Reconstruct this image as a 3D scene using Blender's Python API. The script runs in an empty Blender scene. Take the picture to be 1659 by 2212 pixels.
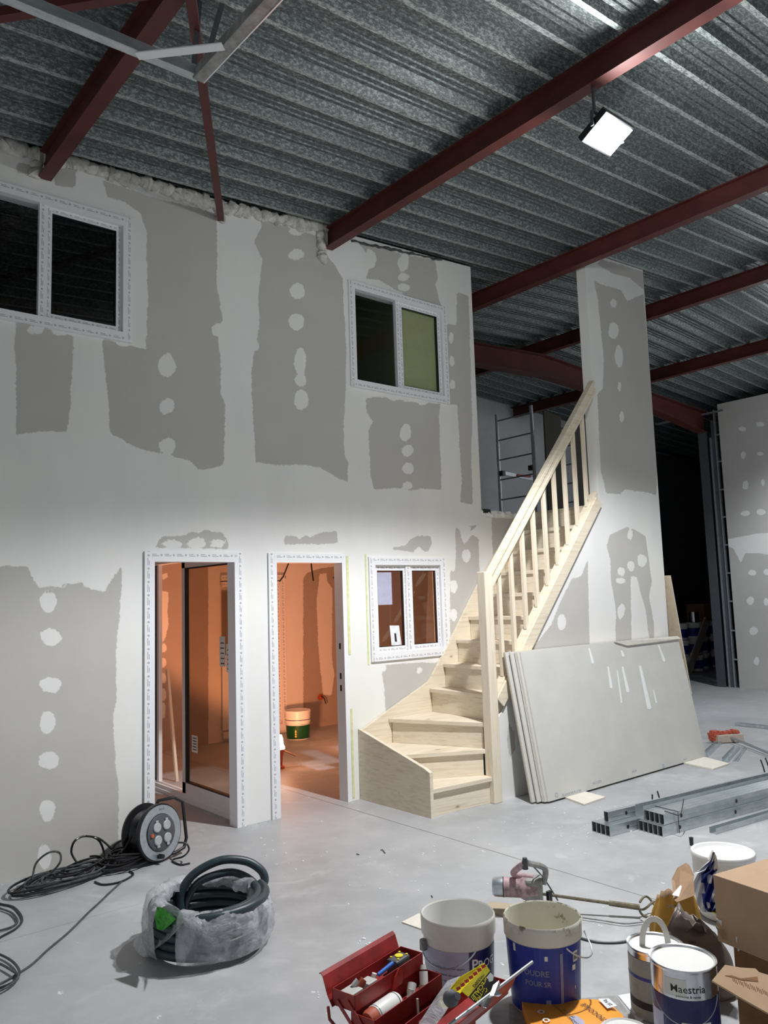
import bpy, math, random
import numpy as np
from mathutils import Vector, Matrix
from math import sin, cos, pi, radians as RD
random.seed(7); rng = np.random.RandomState(5)
SC = bpy.context.scene; COL = SC.collection

# ------------------------------------------------------------------ camera, world, lights, exposure
W, H, F = 1659, 2212, 1716.19
YAW, PITCH, ROLL, EYE = .69347, .110664, -.032150, 1.65
fw = np.array([sin(YAW)*cos(PITCH), cos(YAW)*cos(PITCH), sin(PITCH)])
r0 = np.array([cos(YAW), -sin(YAW), 0.]); u0 = np.cross(r0, fw)
rt = cos(ROLL)*r0+sin(ROLL)*u0; up = -sin(ROLL)*r0+cos(ROLL)*u0
cam = bpy.data.cameras.new('camera'); camo = bpy.data.objects.new('camera', cam); COL.objects.link(camo)
cam.sensor_fit = 'HORIZONTAL'; cam.sensor_width = 36; cam.lens = F/W*36; cam.clip_start = .05
m = Matrix.Identity(4)
for i in range(3):
    m[i][0] = rt[i]; m[i][1] = up[i]; m[i][2] = -fw[i]
m[2][3] = EYE
camo.matrix_world = m; SC.camera = camo

world = bpy.data.worlds.new('night'); SC.world = world; world.use_nodes = True
world.node_tree.nodes['Background'].inputs[0].default_value = (.55, .7, 1, 1)
world.node_tree.nodes['Background'].inputs[1].default_value = .004
SC.view_settings.view_transform = 'Standard'; SC.view_settings.look = 'None'
SC.view_settings.gamma = 1; SC.view_settings.use_curve_mapping = False
SC.view_settings.exposure = 0.30
LAMP1 = (4.13, 2.66, 4.50); LAMP2 = (11.25, 4.62, 4.50)
def spot(name, loc, direction, power, size, blend, rad, color):
    l = bpy.data.lights.new(name, 'SPOT'); o = bpy.data.objects.new(name, l); COL.objects.link(o)
    l.energy = power; l.spot_size = RD(size); l.spot_blend = blend; l.shadow_soft_size = rad; l.color = color
    o.location = loc; o.rotation_euler = Vector(direction).to_track_quat('-Z', 'Y').to_euler(); return o
def point(name, loc, power, rad, color):
    l = bpy.data.lights.new(name, 'POINT'); o = bpy.data.objects.new(name, l); COL.objects.link(o)
    l.energy = power; l.shadow_soft_size = rad; l.color = color; o.location = loc; return o
TILT1 = (0, -.47, -.88)
spot('floodlight_beam', (LAMP1[0], LAMP1[1]-.03, LAMP1[2]-.06), TILT1, 740, 168, .22, .07, (.985, .985, 1))
point('floodlight_spill', (LAMP1[0], LAMP1[1]-.05, LAMP1[2]-.13), 48, .10, (.96, .98, .97))
spot('far_floodlight_beam', (LAMP2[0], LAMP2[1], LAMP2[2]-.08), (.1, -.35, -.9), 270, 165, .6, .07, (.9, .95, 1))
point('far_floodlight_spill', (LAMP2[0]+.05, LAMP2[1]-.05, LAMP2[2]-.12), 16, .10, (.92, .96, 1))
WLX, WLY = 4.40, 7.06
spot('work_lamp_glow', (WLX+.05, WLY, .36), (.62, .08, 1), 120, 170, .2, .05, (1, .37, .17))
point('work_lamp_spill', (WLX+.07, WLY-.02, .34), 3.0, .04, (1, .31, .11))

# ------------------------------------------------------------------ pixel of the photograph -> point on a real plane
def ray(x, y):
    d = fw*F+rt*(x-W/2)+up*(H/2-y); return d/np.linalg.norm(d)
O = np.array([0, 0, EYE])
def onY(x, y, Y): d = ray(x, y); return d*(Y/d[1])+O
def onX(x, y, X): d = ray(x, y); return d*(X/d[0])+O
def onZ(x, y, Z=0.): d = ray(x, y); return d*((Z-EYE)/d[2])+O

# ------------------------------------------------------------------ mesh builder
class MB:
    def __init__(s): s.v = []; s.f = []; s.m = []; s.uv = []
    def add(s, vs, fs, m=0, uvs=None):
        n = len(s.v); s.v += [tuple(map(float, p)) for p in vs]
        for i, f in enumerate(fs):
            s.f.append([n+k for k in f]); s.m.append(m); s.uv.append(uvs[i] if uvs else None)
        return s
    def box(s, x0, x1, y0, y1, z0, z1, m=0):
        return s.add([(x, y, z) for x in (x0, x1) for y in (y0, y1) for z in (z0, z1)],
                     [(0, 1, 3, 2), (4, 6, 7, 5), (0, 4, 5, 1), (2, 3, 7, 6), (0, 2, 6, 4), (1, 5, 7, 3)], m)
    def obox(s, c, a, b, d, m=0):      # centre + three half vectors
        c, a, b, d = map(np.array, (c, a, b, d))
        return s.add([c+i*a+j*b+k*d for i in (-1, 1) for j in (-1, 1) for k in (-1, 1)],
                     [(0, 1, 3, 2), (4, 6, 7, 5), (0, 4, 5, 1), (2, 3, 7, 6), (0, 2, 6, 4), (1, 5, 7, 3)], m)
    def bar(s, p, q, w, h, upv=(0, 0, 1), m=0):
        p = np.array(p, float); q = np.array(q, float); d = q-p; L = np.linalg.norm(d); d /= L
        sd = np.cross(d, np.array(upv, float)); sd /= np.linalg.norm(sd); u = np.cross(sd, d)
        return s.obox((p+q)/2, d*L/2, sd*w/2, u*h/2, m)
    def prism(s, poly, vec, m=0, mside=None):
        n = len(poly); P = [np.array(p, float) for p in poly]; V = np.array(vec, float)
        s.add(P+[p+V for p in P], [tuple(range(n))[::-1], tuple(range(n, 2*n))], m)
        k = len(s.v)-2*n
        for i in range(n):
            j = (i+1) % n; s.f.append([k+i, k+j, k+n+j, k+n+i]); s.m.append(m if mside is None else mside); s.uv.append(None)
        return s
    def tube(s, pts, r, seg=8, closed=False, m=0, cap=True):
        P = [np.array(p, float) for p in pts]; n = len(P); rr = r if hasattr(r, '__len__') else [r]*n
        prev = None; rings = []
        for i in range(n):
            a = P[(i-1) % n] if (closed or i > 0) else P[0]; b = P[(i+1) % n] if (closed or i < n-1) else P[-1]
            t = b-a; t /= (np.linalg.norm(t)+1e-9)
            if prev is None: prev = np.array([0, 0, 1.]) if abs(t[2]) < .9 else np.array([1., 0, 0])
            nn = prev-t*(prev@t); nn /= (np.linalg.norm(nn)+1e-9); prev = nn; bb = np.cross(t, nn)
            rings.append([P[i]+rr[i]*(cos(2*pi*k/seg)*nn+sin(2*pi*k/seg)*bb) for k in range(seg)])
        vs = [p for R_ in rings for p in R_]; fs = []
        for i in range(n if closed else n-1):
            j = (i+1) % n
            for k in range(seg):
                l = (k+1) % seg; fs.append((i*seg+k, i*seg+l, j*seg+l, j*seg+k))
        if cap and not closed: fs += [tuple(range(seg))[::-1], tuple((n-1)*seg+k for k in range(seg))]
        return s.add(vs, fs, m)
    def lathe(s, prof, c=(0, 0, 0), seg=40, mats=None, M=None):
        c = np.array(c, float); vs = []; 
        for r, z in prof:
            for k in range(seg):
                a = 2*pi*k/seg; p = np.array([r*cos(a), r*sin(a), z])
                if M is not None: p = np.array(M @ Vector(p))
                vs.append(c+p)
        n0 = len(s.v); s.v += [tuple(v) for v in vs]
        for i in range(len(prof)-1):
            for k in range(seg):
                l = (k+1) % seg
                s.f.append([n0+i*seg+k, n0+i*seg+l, n0+(i+1)*seg+l, n0+(i+1)*seg+k]); s.m.append(mats[i] if mats else 0); s.uv.append(None)
        return s
    def film(s, p, q, wd, w, nd, t, m=0):
        """a bar from p to q, its front face (towards nd) carrying lengthwise UVs for the printed film"""
        p = np.array(p, float); q = np.array(q, float); wd = np.array(wd, float)*w/2; nd = np.array(nd, float)*t
        L = np.linalg.norm(q-p); u0_ = (p[0]+p[2]*1.7) % .19
        vs = [p-wd, q-wd, q+wd, p+wd, p-wd+nd, q-wd+nd, q+wd+nd, p+wd+nd]
        z = [(0, -5)]*4
        return s.add(vs, [(0, 1, 2, 3), (4, 7, 6, 5), (0, 4, 5, 1), (1, 5, 6, 2), (2, 6, 7, 3), (3, 7, 4, 0)], m,
                     [z, [(u0_, 0), (u0_, 1), (u0_+L, 1), (u0_+L, 0)], z, z, z, z])
    def text(s, string, size, fn, m=0, align='CENTER', bold=0.0):
        c = bpy.data.curves.new('t', 'FONT'); c.body = string; c.size = size; c.align_x = align; c.align_y = 'CENTER'
        c.resolution_u = 2; c.offset = bold*size
        o = bpy.data.objects.new('t', c); COL.objects.link(o)
        dg = bpy.context.evaluated_depsgraph_get(); me = bpy.data.meshes.new_from_object(o.evaluated_get(dg))
        import bmesh as _bm
        q_ = _bm.new(); q_.from_mesh(me); _bm.ops.triangulate(q_, faces=q_.faces); q_.to_mesh(me); q_.free()
        s.add([fn(v.co.x, v.co.y) for v in me.vertices], [tuple(p.vertices) for p in me.polygons], m)
        bpy.data.objects.remove(o); bpy.data.curves.remove(c); bpy.data.meshes.remove(me); return s
    def build(s, name, mats, parent=None, origin=None, smooth=False, bevel=0, attr=None):
        if not isinstance(mats, (list, tuple)): mats = [mats]
        if parent is not None: org = np.array(parent_loc(parent))
        elif origin is not None: org = np.array(origin, float)
        else:
            a = np.array(s.v); org = np.array([(a[:, 0].min()+a[:, 0].max())/2, (a[:, 1].min()+a[:, 1].max())/2, a[:, 2].min()])
        me = bpy.data.meshes.new(name)
        me.from_pydata([tuple(np.array(v)-org) for v in s.v], [], s.f)
        for mt in mats: me.materials.append(MATS[mt])
        me.polygons.foreach_set('material_index', s.m)
        if any(u is not None for u in s.uv):
            ul = me.uv_layers.new(name='UVMap')
            for p, u in zip(me.polygons, s.uv):
                for k, li in enumerate(p.loop_indices): ul.data[li].uv = u[k] if u else (0, -5)
        if attr:
            for an, vals in attr.items():
                a = me.attributes.new(an, 'FLOAT', 'POINT'); a.data.foreach_set('value', np.array(vals, dtype=np.float32))
        import bmesh
        if not attr:
            bm = bmesh.new(); bm.from_mesh(me); bmesh.ops.recalc_face_normals(bm, faces=bm.faces); bm.to_mesh(me); bm.free()
        if smooth:
            me.polygons.foreach_set('use_smooth', [True]*len(me.polygons))
            if hasattr(me, 'set_sharp_from_angle'): me.set_sharp_from_angle(angle=RD(38))
        me.update(); me.validate()
        o = bpy.data.objects.new(name, me); COL.objects.link(o)
        if parent is not None: o.parent = parent
        else: o.location = org
        if bevel:
            b = o.modifiers.new('bevel', 'BEVEL'); b.width = bevel; b.segments = 2; b.limit_method = 'ANGLE'
        return o
def parent_loc(p):
    l = np.zeros(3)
    while p is not None: l = l+np.array(p.location); p = p.parent
    return l
def empty(name, loc=(0, 0, 0)):
    o = bpy.data.objects.new(name, None); COL.objects.link(o); o.location = loc; o.empty_display_size = .1; return o
def tag(o, label=None, cat=None, group=None, kind=None):
    if label: o['label'] = label
    if cat: o['category'] = cat
    if group: o['group'] = group
    if kind: o['kind'] = kind
    return o
def struct(o, label=None, cat=None): return tag(o, label, cat, None, 'structure')
def dup(root, label=None, group=None):
    r = root.copy(); COL.objects.link(r)
    if label: r['label'] = label
    if group: r['group'] = group
    for ch in list(root.children):
        c = ch.copy(); COL.objects.link(c); c.parent = r
        for g in list(ch.children):
            d = g.copy(); COL.objects.link(d); d.parent = c
    return r

# ------------------------------------------------------------------ materials
MATS = {}
class NT:
    def __init__(s, name):
        s.mat = bpy.data.materials.new(name); s.mat.use_nodes = True; s.t = s.mat.node_tree; s.n = s.t.nodes; s.l = s.t.links
        s.b = s.n['Principled BSDF']; MATS[name] = s.mat; s.tc = s.n.new('ShaderNodeTexCoord')
    def sock(s, dst, src):
        if isinstance(src, (int, float)): dst.default_value = src
        elif isinstance(src, tuple): dst.default_value = tuple(src)+((1,) if len(src) == 3 and len(dst.default_value) == 4 else ())
        else: s.l.new(src, dst)
    def math(s, op, a, b=0., c=None, clamp=False):
        n = s.n.new('ShaderNodeMath'); n.operation = op; n.use_clamp = clamp
        s.sock(n.inputs[0], a); s.sock(n.inputs[1], b)
        if c is not None: s.sock(n.inputs[2], c)
        return n.outputs[0]
    def noise(s, scale, detail=4, rough=.55, vec=None, dist=0., sc=None):
        n = s.n.new('ShaderNodeTexNoise'); n.inputs['Scale'].default_value = scale; n.inputs['Detail'].default_value = detail
        n.inputs['Roughness'].default_value = rough; n.inputs['Distortion'].default_value = dist
        v = vec if vec is not None else s.tc.outputs['Object']
        if sc: v = s.scalev(v, sc)
        s.l.new(v, n.inputs['Vector']); return n.outputs['Fac']
    def scalev(s, v, sc):
        mp = s.n.new('ShaderNodeMapping'); mp.inputs['Scale'].default_value = sc; s.l.new(v, mp.inputs['Vector']); return mp.outputs[0]
    def ramp(s, f, stops, interp='LINEAR'):
        n = s.n.new('ShaderNodeValToRGB'); n.color_ramp.interpolation = interp; e = n.color_ramp.elements
        while len(e) < len(stops): e.new(.5)
        for k, (p, c) in enumerate(stops): e[k].position = p; e[k].color = tuple(c)+(1,) if len(c) == 3 else c
        s.sock(n.inputs[0], f); return n.outputs[0]
    def mix(s, f, a, b):
        n = s.n.new('ShaderNodeMix'); n.data_type = 'RGBA'; s.sock(n.inputs['Factor'], f); s.sock(n.inputs['A'], a); s.sock(n.inputs['B'], b)
        return n.outputs['Result']
    def step(s, v, lo, hi):
        n = s.n.new('ShaderNodeMapRange'); n.clamp = True; s.sock(n.inputs['Value'], v)
        n.inputs['From Min'].default_value = lo; n.inputs['From Max'].default_value = hi; return n.outputs[0]
    def attr(s, name):
        n = s.n.new('ShaderNodeAttribute'); n.attribute_name = name; return n.outputs['Fac']
    def sep(s, v=None):
        n = s.n.new('ShaderNodeSeparateXYZ'); s.l.new(v or s.tc.outputs['Object'], n.inputs[0]); return n.outputs
    def bump(s, h, strength=.3, dist=.01):
        n = s.n.new('ShaderNodeBump'); n.inputs['Strength'].default_value = strength; n.inputs['Distance'].default_value = dist
        s.l.new(h, n.inputs['Height']); s.l.new(n.outputs[0], s.b.inputs['Normal'])
    def out(s, color, rough=.6, metal=0., **kw):
        s.sock(s.b.inputs['Base Color'], color); s.sock(s.b.inputs['Roughness'], rough); s.sock(s.b.inputs['Metallic'], metal)
        for k, v in kw.items(): s.sock(s.b.inputs[k.replace('_', ' ')], v)
        return s.mat
def simple(name, col, rough=.5, metal=0., var=.12, scale=25, **kw):
    t = NT(name); n = t.noise(scale, 4, .6)
    lo = tuple(c*(1-var) for c in col); hi = tuple(min(1, c*(1+var)) for c in col)
    t.out(t.ramp(n, [(.3, lo), (.7, hi)]), rough, metal, **kw); return t

# plasterboard and joint compound: 'board' is the distance inside a bare stretch of board
def plaster(name, comp, board, bands=True):
    t = NT(name); a = t.attr('board')
    n1 = t.noise(9, 5, .65); n2 = t.noise(45, 3, .6)
    d = t.math('ADD', a, t.math('MULTIPLY', t.math('SUBTRACT', n1, .5), .032)); d = t.math('ADD', d, t.math('MULTIPLY', t.math('SUBTRACT', n2, .5), .026))
    f = t.step(d, -.003, .004)
    ny = t.noise(2.2, 4, .6, sc=(1, 1, .35)); fine = t.noise(160, 2, .5)
    c1 = t.mix(t.step(ny, .35, .68), tuple(c*.93 for c in comp), comp)
    c1 = t.mix(t.math('MULTIPLY', t.step(t.noise(1.3, 3, .5), .5, .75), .45), c1, (comp[0]*1.0, comp[1]*.99, comp[2]*.84))
    c2 = t.mix(t.step(t.noise(3, 5, .6), .3, .7), tuple(c*.94 for c in board), board)
    c2 = t.mix(t.math('MULTIPLY', t.step(fine, .55, .8), .12), c2, tuple(c*.7 for c in board))
    edge = t.math('MULTIPLY', t.step(t.math('ABSOLUTE', d), .03, .0), .25)
    col = t.mix(f, c1, c2)
    t.bump(t.math('ADD', t.math('MULTIPLY', f, -.6), t.math('MULTIPLY', t.noise(30, 4, .6), .5)), .25, .003)
    t.out(col, t.math('ADD', t.math('MULTIPLY', f, .15), .7)); return t
plaster('plaster_wall', (.81, .81, .79), (.52, .508, .478))
plaster('plaster_room', (.80, .76, .72), (.42, .35, .30))
simple('white_paint', (.78, .79, .80), .7, scale=3, var=.04)
simple('white_wall', (.70, .72, .74), .8, scale=3, var=.08)
simple('board_face', (.56, .555, .52), .75, scale=4, var=.05)
simple('board_edge', (.68, .64, .56), .8, scale=30, var=.06)
simple('board_back', (.40, .33, .24), .85, scale=20, var=.1)
simple('compound', (.80, .81, .80), .7, scale=20, var=.04)
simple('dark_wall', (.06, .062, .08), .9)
simple('foam', (.55, .54, .50), .9, scale=18, var=.3)
simple('black_plastic', (.012, .012, .014), .35)
simple('rubber', (.02, .022, .024), .5)
simple('grey_cable', (.055, .06, .065), .5, scale=40, var=.6)
simple('dark_grey', (.07, .075, .085), .5)
simple('hose', (.022, .04, .048), .42, var=.25)
simple('white_plastic', (.78, .78, .76), .35, var=.03, scale=8)
simple('pvc', (.80, .81, .83), .35, var=.02)
simple('cream_plastic', (.72, .70, .64), .4, var=.05, scale=10)
simple('blue_label', (.012, .03, .28), .4, var=.2, scale=12)
simple('navy_label', (.012, .014, .10), .35)
simple('magenta', (.18, .01, .10), .4)
simple('lilac_label', (.42, .42, .55), .5, var=.06)
simple('green_label', (.004, .07, .02), .35)
simple('yellow_text', (.75, .68, .10), .5)
simple('grey_text', (.20, .22, .35), .5)
simple('black_ink', (.015, .015, .02), .6)
simple('blue_ink', (.10, .13, .40), .6)
simple('red_paint', (.27, .020, .018), .42, var=.3, scale=14)
simple('red_primer', (.095, .021, .018), .55, var=.25, scale=4)
simple('orange_bag', (.85, .33, .02), .5, var=.08, scale=10)
simple('ochre_bag', (.45, .24, .03), .7, var=.25, scale=9)
simple('kraft', (.33, .21, .12), .8, var=.15, scale=12)
simple('brown_bag', (.15, .115, .10), .42, var=.3, scale=8)
simple('cardboard', (.40, .27, .165), .8, var=.06, scale=10)
simple('cardboard_dark', (.20, .10, .04), .85)
simple('tag_yellow', (.80, .68, .02), .35)
simple('tag_red', (.5, .03, .02), .4)
simple('orange_bristle', (.46, .10, .06), .8, var=.3, scale=60)
simple('wood_grey', (.42, .36, .30), .7)
simple('chrome', (.75, .76, .78), .18, 1.)
simple('steel_can', (.62, .63, .66), .22, 1., var=.1)
simple('scaffold_alu', (.45, .47, .50), .35, .9)
simple('galv_dull', (.50, .55, .58), .38, .85, var=.12, scale=35)
simple('pink_tool', (.40, .27, .29), .65, var=.45, scale=26)
simple('tin_label', (.30, .33, .30), .5, var=.12)
simple('stamp_ink', (.34, .37, .47), .7)
simple('yellow_tape', (.66, .68, .36), .6)
simple('tool_grey', (.28, .28, .27), .6, var=.3, scale=20)
simple('mud', (.17, .15, .10), .85, var=.4, scale=30)
simple('paper_white', (.75, .77, .80), .6)
simple('bright_green', (.03, .30, .01), .5, var=.5, scale=60)
simple('blue_bright', (.03, .15, .60), .35)
simple('terracotta', (.45, .10, .05), .6)
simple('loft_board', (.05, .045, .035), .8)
simple('socket_grey', (.38, .40, .41), .5)
simple('steel_rod_mat', (.40, .43, .46), .4, .6)
simple('olive_board', (.40, .42, .22), .7, var=.05)
simple('plug_white', (.5, .5, .48), .4)

def dirty_bucket(name, col, rim=.36):
    t = NT(name); n = t.noise(14, 6, .7); x = t.sep()
    f = t.math('MULTIPLY', t.step(n, .50, .58), t.step(x[2], rim-.06, rim-.015))
    t.out(t.mix(f, col, (.16, .12, .06)), .5); return t
dirty_bucket('dirty_cream', (.70, .68, .58), .36)
t = NT('splash_inside'); t.out(t.ramp(t.noise(9, 6, .7), [(.42, (.70, .70, .62)), (.60, (.66, .65, .55)), (.68, (.25, .21, .13))]), .6)

# pine
t = NT('pine'); g = t.noise(6, 5, .6, sc=(.35, 1.2, 9), dist=.6); k = t.n.new('ShaderNodeTexVoronoi'); k.inputs['Scale'].default_value = 2.6
t.l.new(t.scalev(t.tc.outputs['Object'], (1, 1.2, 2.2)), k.inputs['Vector'])
c = t.ramp(g, [(.3, (.63, .53, .39)), (.55, (.76, .68, .54)), (.8, (.69, .60, .45))])
kn = t.step(k.outputs['Distance'], .085, .02); c = t.mix(t.math('MULTIPLY', kn, .75), c, (.25, .14, .07)); t.out(c, .55)
t = NT('pine_upright'); g = t.noise(6, 5, .6, sc=(9, 9, .5), dist=.6); k = t.n.new('ShaderNodeTexVoronoi'); k.inputs['Scale'].default_value = 3
t.l.new(t.scalev(t.tc.outputs['Object'], (2, 2, 1)), k.inputs['Vector'])
c = t.ramp(g, [(.3, (.65, .56, .42)), (.55, (.78, .70, .56)), (.8, (.71, .62, .47))])
kn = t.step(k.outputs['Distance'], .06, .02); c = t.mix(t.math('MULTIPLY', kn, .8), c, (.22, .12, .06)); t.out(c, .55)

# concrete slab with saw cuts, dust and splashes
t = NT('concrete'); x = t.sep(); n = t.noise(.9, 6, .65); n2 = t.noise(6, 6, .7)
c = t.ramp(n, [(.3, (.29, .30, .31)), (.55, (.37, .38, .39)), (.75, (.43, .435, .44))])
c = t.mix(t.math('MULTIPLY', t.step(n2, .45, .75), .35), c, (.50, .50, .50))
c = t.mix(t.math('MULTIPLY', t.step(t.noise(2.3, 5, .6, dist=1.2), .60, .74), .5), c, (.58, .58, .58))
c = t.mix(t.math('MULTIPLY', t.step(t.noise(17, 3, .6, sc=(1, .6, 1)), .70, .725), .75), c, (.74, .74, .74))
c = t.mix(t.math('MULTIPLY', t.step(t.noise(7, 6, .75, dist=2.), .66, .70), .35), c, (.66, .66, .66))
c = t.mix(t.math('MULTIPLY', t.step(t.noise(9, 5, .7, sc=(1.4, .5, 1)), .33, .28), .35), c, (.25, .25, .25))
c = t.mix(t.math('MULTIPLY', t.step(t.noise(55, 2, .5), .76, .79), .6), c, (.8, .8, .8))
wob = t.math('MULTIPLY', t.math('SUBTRACT', t.noise(3, 3), .5), .02)
j1 = t.step(t.math('ABSOLUTE', t.math('ADD', t.math('SUBTRACT', x[0], 3.945), wob)), .006, .003)
j2 = t.step(t.math('ABSOLUTE', t.math('ADD', t.math('SUBTRACT', x[1], 4.52), wob)), .006, .002)
j2 = t.math('MULTIPLY', j2, t.step(x[0], 2.9, 2.5)); j2 = t.math('MULTIPLY', j2, .5)
c = t.mix(t.math('MULTIPLY', t.math('MAXIMUM', j1, j2), .75), c, (.08, .08, .08))
dust = t.math('MULTIPLY', t.step(t.noise(.7, 5, .7), .56, .68), .4); c = t.mix(dust, c, (.66, .66, .66))
t.bump(n2, .15, .004); t.out(c, t.math('ADD', t.math('MULTIPLY', n2, .25), .38))

# galvanised deck: mottled anti-drip coating; rib undersides coloured lighter to imitate lit strips
for nm, lo, hi, th in (('deck_flat', (.075, .09, .092), (.30, .34, .335), .47), ('deck_rib_lit', (.15, .18, .18), (.58, .63, .61), .42)):
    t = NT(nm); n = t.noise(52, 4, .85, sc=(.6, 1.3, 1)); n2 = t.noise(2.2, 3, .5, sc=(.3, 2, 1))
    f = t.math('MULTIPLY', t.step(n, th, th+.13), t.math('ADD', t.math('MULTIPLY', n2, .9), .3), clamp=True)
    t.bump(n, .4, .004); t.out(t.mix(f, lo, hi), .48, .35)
# galvanised studs
t = NT('galvanised'); n = t.noise(22, 4, .7, sc=(.3, 1, 1)); t.bump(n, .05, .002)
t.out(t.ramp(n, [(.3, (.42, .48, .50)), (.7, (.66, .70, .72))]), .34, .8)

# printed protective film on white PVC profiles
t = NT('film'); uvn = t.n.new('ShaderNodeUVMap'); s_ = t.sep(uvn.outputs[0]); u, v = s_[0], s_[1]
p = t.math('DIVIDE', u, .095); p = t.math('FRACT', p)
dash = t.math('MULTIPLY', t.step(t.math('ABSOLUTE', t.math('SUBTRACT', p, .40)), .29, .27), 1.)
l1 = t.step(t.math('ABSOLUTE', t.math('SUBTRACT', v, .40)), .05, .03); l2 = t.step(t.math('ABSOLUTE', t.math('SUBTRACT', v, .60)), .05, .03)
l2 = t.math('MULTIPLY', l2, t.step(p, .50, .48))
txt = t.math('MULTIPLY', dash, t.math('MAXIMUM', l1, l2)); txt = t.math('MULTIPLY', txt, t.step(t.noise(420, 2, .5), .36, .44))
du = t.math('MULTIPLY', t.math('SUBTRACT', p, .86), 1.9); dv = t.math('SUBTRACT', v, .5)
rr = t.math('SQRT', t.math('ADD', t.math('MULTIPLY', du, du), t.math('MULTIPLY', dv, dv)))
ring = t.step(t.math('ABSOLUTE', t.math('SUBTRACT', rr, .10)), .05, .03)
on = t.math('MULTIPLY', t.math('MAXIMUM', txt, ring), t.step(v, -1, 0))
t.out(t.mix(t.math('MULTIPLY', on, .8), (.80, .81, .83), (.05, .06, .10)), .35)

def glassmat(name, tint, rough=.0, alpha=.25):
    t = NT(name); g = t.n.new('ShaderNodeBsdfGlossy'); g.inputs['Roughness'].default_value = rough; g.inputs['Color'].default_value = (.9, .92, .95, 1)
    tr = t.n.new('ShaderNodeBsdfTransparent'); tr.inputs['Color'].default_value = tint+(1,)
    fr = t.n.new('ShaderNodeFresnel'); fr.inputs['IOR'].default_value = 1.5
    mx = t.n.new('ShaderNodeMixShader'); t.l.new(fr.outputs[0], mx.inputs[0]); t.l.new(tr.outputs[0], mx.inputs[1]); t.l.new(g.outputs[0], mx.inputs[2])
    geo = t.n.new('ShaderNodeNewGeometry'); t.l.new(t.math('MULTIPLY', fr.outputs[0], t.math('SUBTRACT', 1., geo.outputs['Backfacing'])), mx.inputs[0])
    t.l.new(mx.outputs[0], t.n['Material Output'].inputs['Surface'])
glassmat('glass', (.95, .96, .96)); glassmat('glass_brown', (.72, .68, .62), .02)
t = NT('poly_wrap'); w = t.noise(7, 5, .7, dist=1.5); g = t.n.new('ShaderNodeBsdfPrincipled')
t.bump(w, .6, .02); t.out((.62, .64, .68), .22, 0., Alpha=t.ramp(w, [(.38, (.16,)*3), (.62, (.50,)*3)]))
def emis(name, col, st):
    t = NT(name); e = t.n.new('ShaderNodeEmission'); e.inputs[0].default_value = col+(1,); e.inputs[1].default_value = st
    t.l.new(e.outputs[0], t.n['Material Output'].inputs['Surface'])
emis('led', (.95, .98, 1), 60); emis('warm_bulb', (1, .85, .65), 14)

# ------------------------------------------------------------------ geometry constants
YW, YF, XR = 5.48, 4.58, 13.2          # partition plane, stair wall plane, right wall
def deck(x): return 4.72+.058*x if x < 8.79 else 4.72+.058*8.79-.058*(x-8.79)
def sdist(px, pz, poly):
    """signed distance of points to a polygon, positive inside"""
    P = np.array(poly, float); Q = np.roll(P, -1, 0); d = np.full(px.shape, 1e9); ins = np.zeros(px.shape, bool)
    for (ax, az), (bx, bz) in zip(P, Q):
        ex, ez = bx-ax, bz-az; t_ = np.clip(((px-ax)*ex+(pz-az)*ez)/(ex*ex+ez*ez+1e-12), 0, 1)
        d = np.minimum(d, np.hypot(px-ax-t_*ex, pz-az-t_*ez))
        c_ = ((az > pz) != (bz > pz)) & (px < (bx-ax)*(pz-az)/(bz-az+1e-12)+ax); ins ^= c_
    return np.where(ins, d, -d)
def ell(cx, cy, rx, ry, n=9):
    ph = random.random()*6; return [(cx+rx*cos(2*pi*k/n+ph)*random.uniform(.8, 1.1), cy+ry*sin(2*pi*k/n+ph)*random.uniform(.8, 1.1)) for k in range(n)]
def board_field(pu, pz, greys, whites, topl):
    g = np.full(pu.shape, -1.)
    for poly in greys: g = np.maximum(g, sdist(pu, pz, [topl(*q) for q in poly]))
    for poly in whites: g = np.minimum(g, -sdist(pu, pz, [topl(*q) for q in poly]))
    return np.clip(g, -.3, .3)
def lines(a, b, step, extra):
    L = sorted(set([round(v, 4) for v in list(np.arange(a, b, step))+[b]+[e for e in extra if a <= e <= b]])); o = [L[0]]
    for v in L[1:]:
        if v-o[-1] > .004: o.append(v)
        elif any(abs(v-round(e, 4)) < 1e-6 for e in extra): o[-1] = v
    return o
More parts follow.
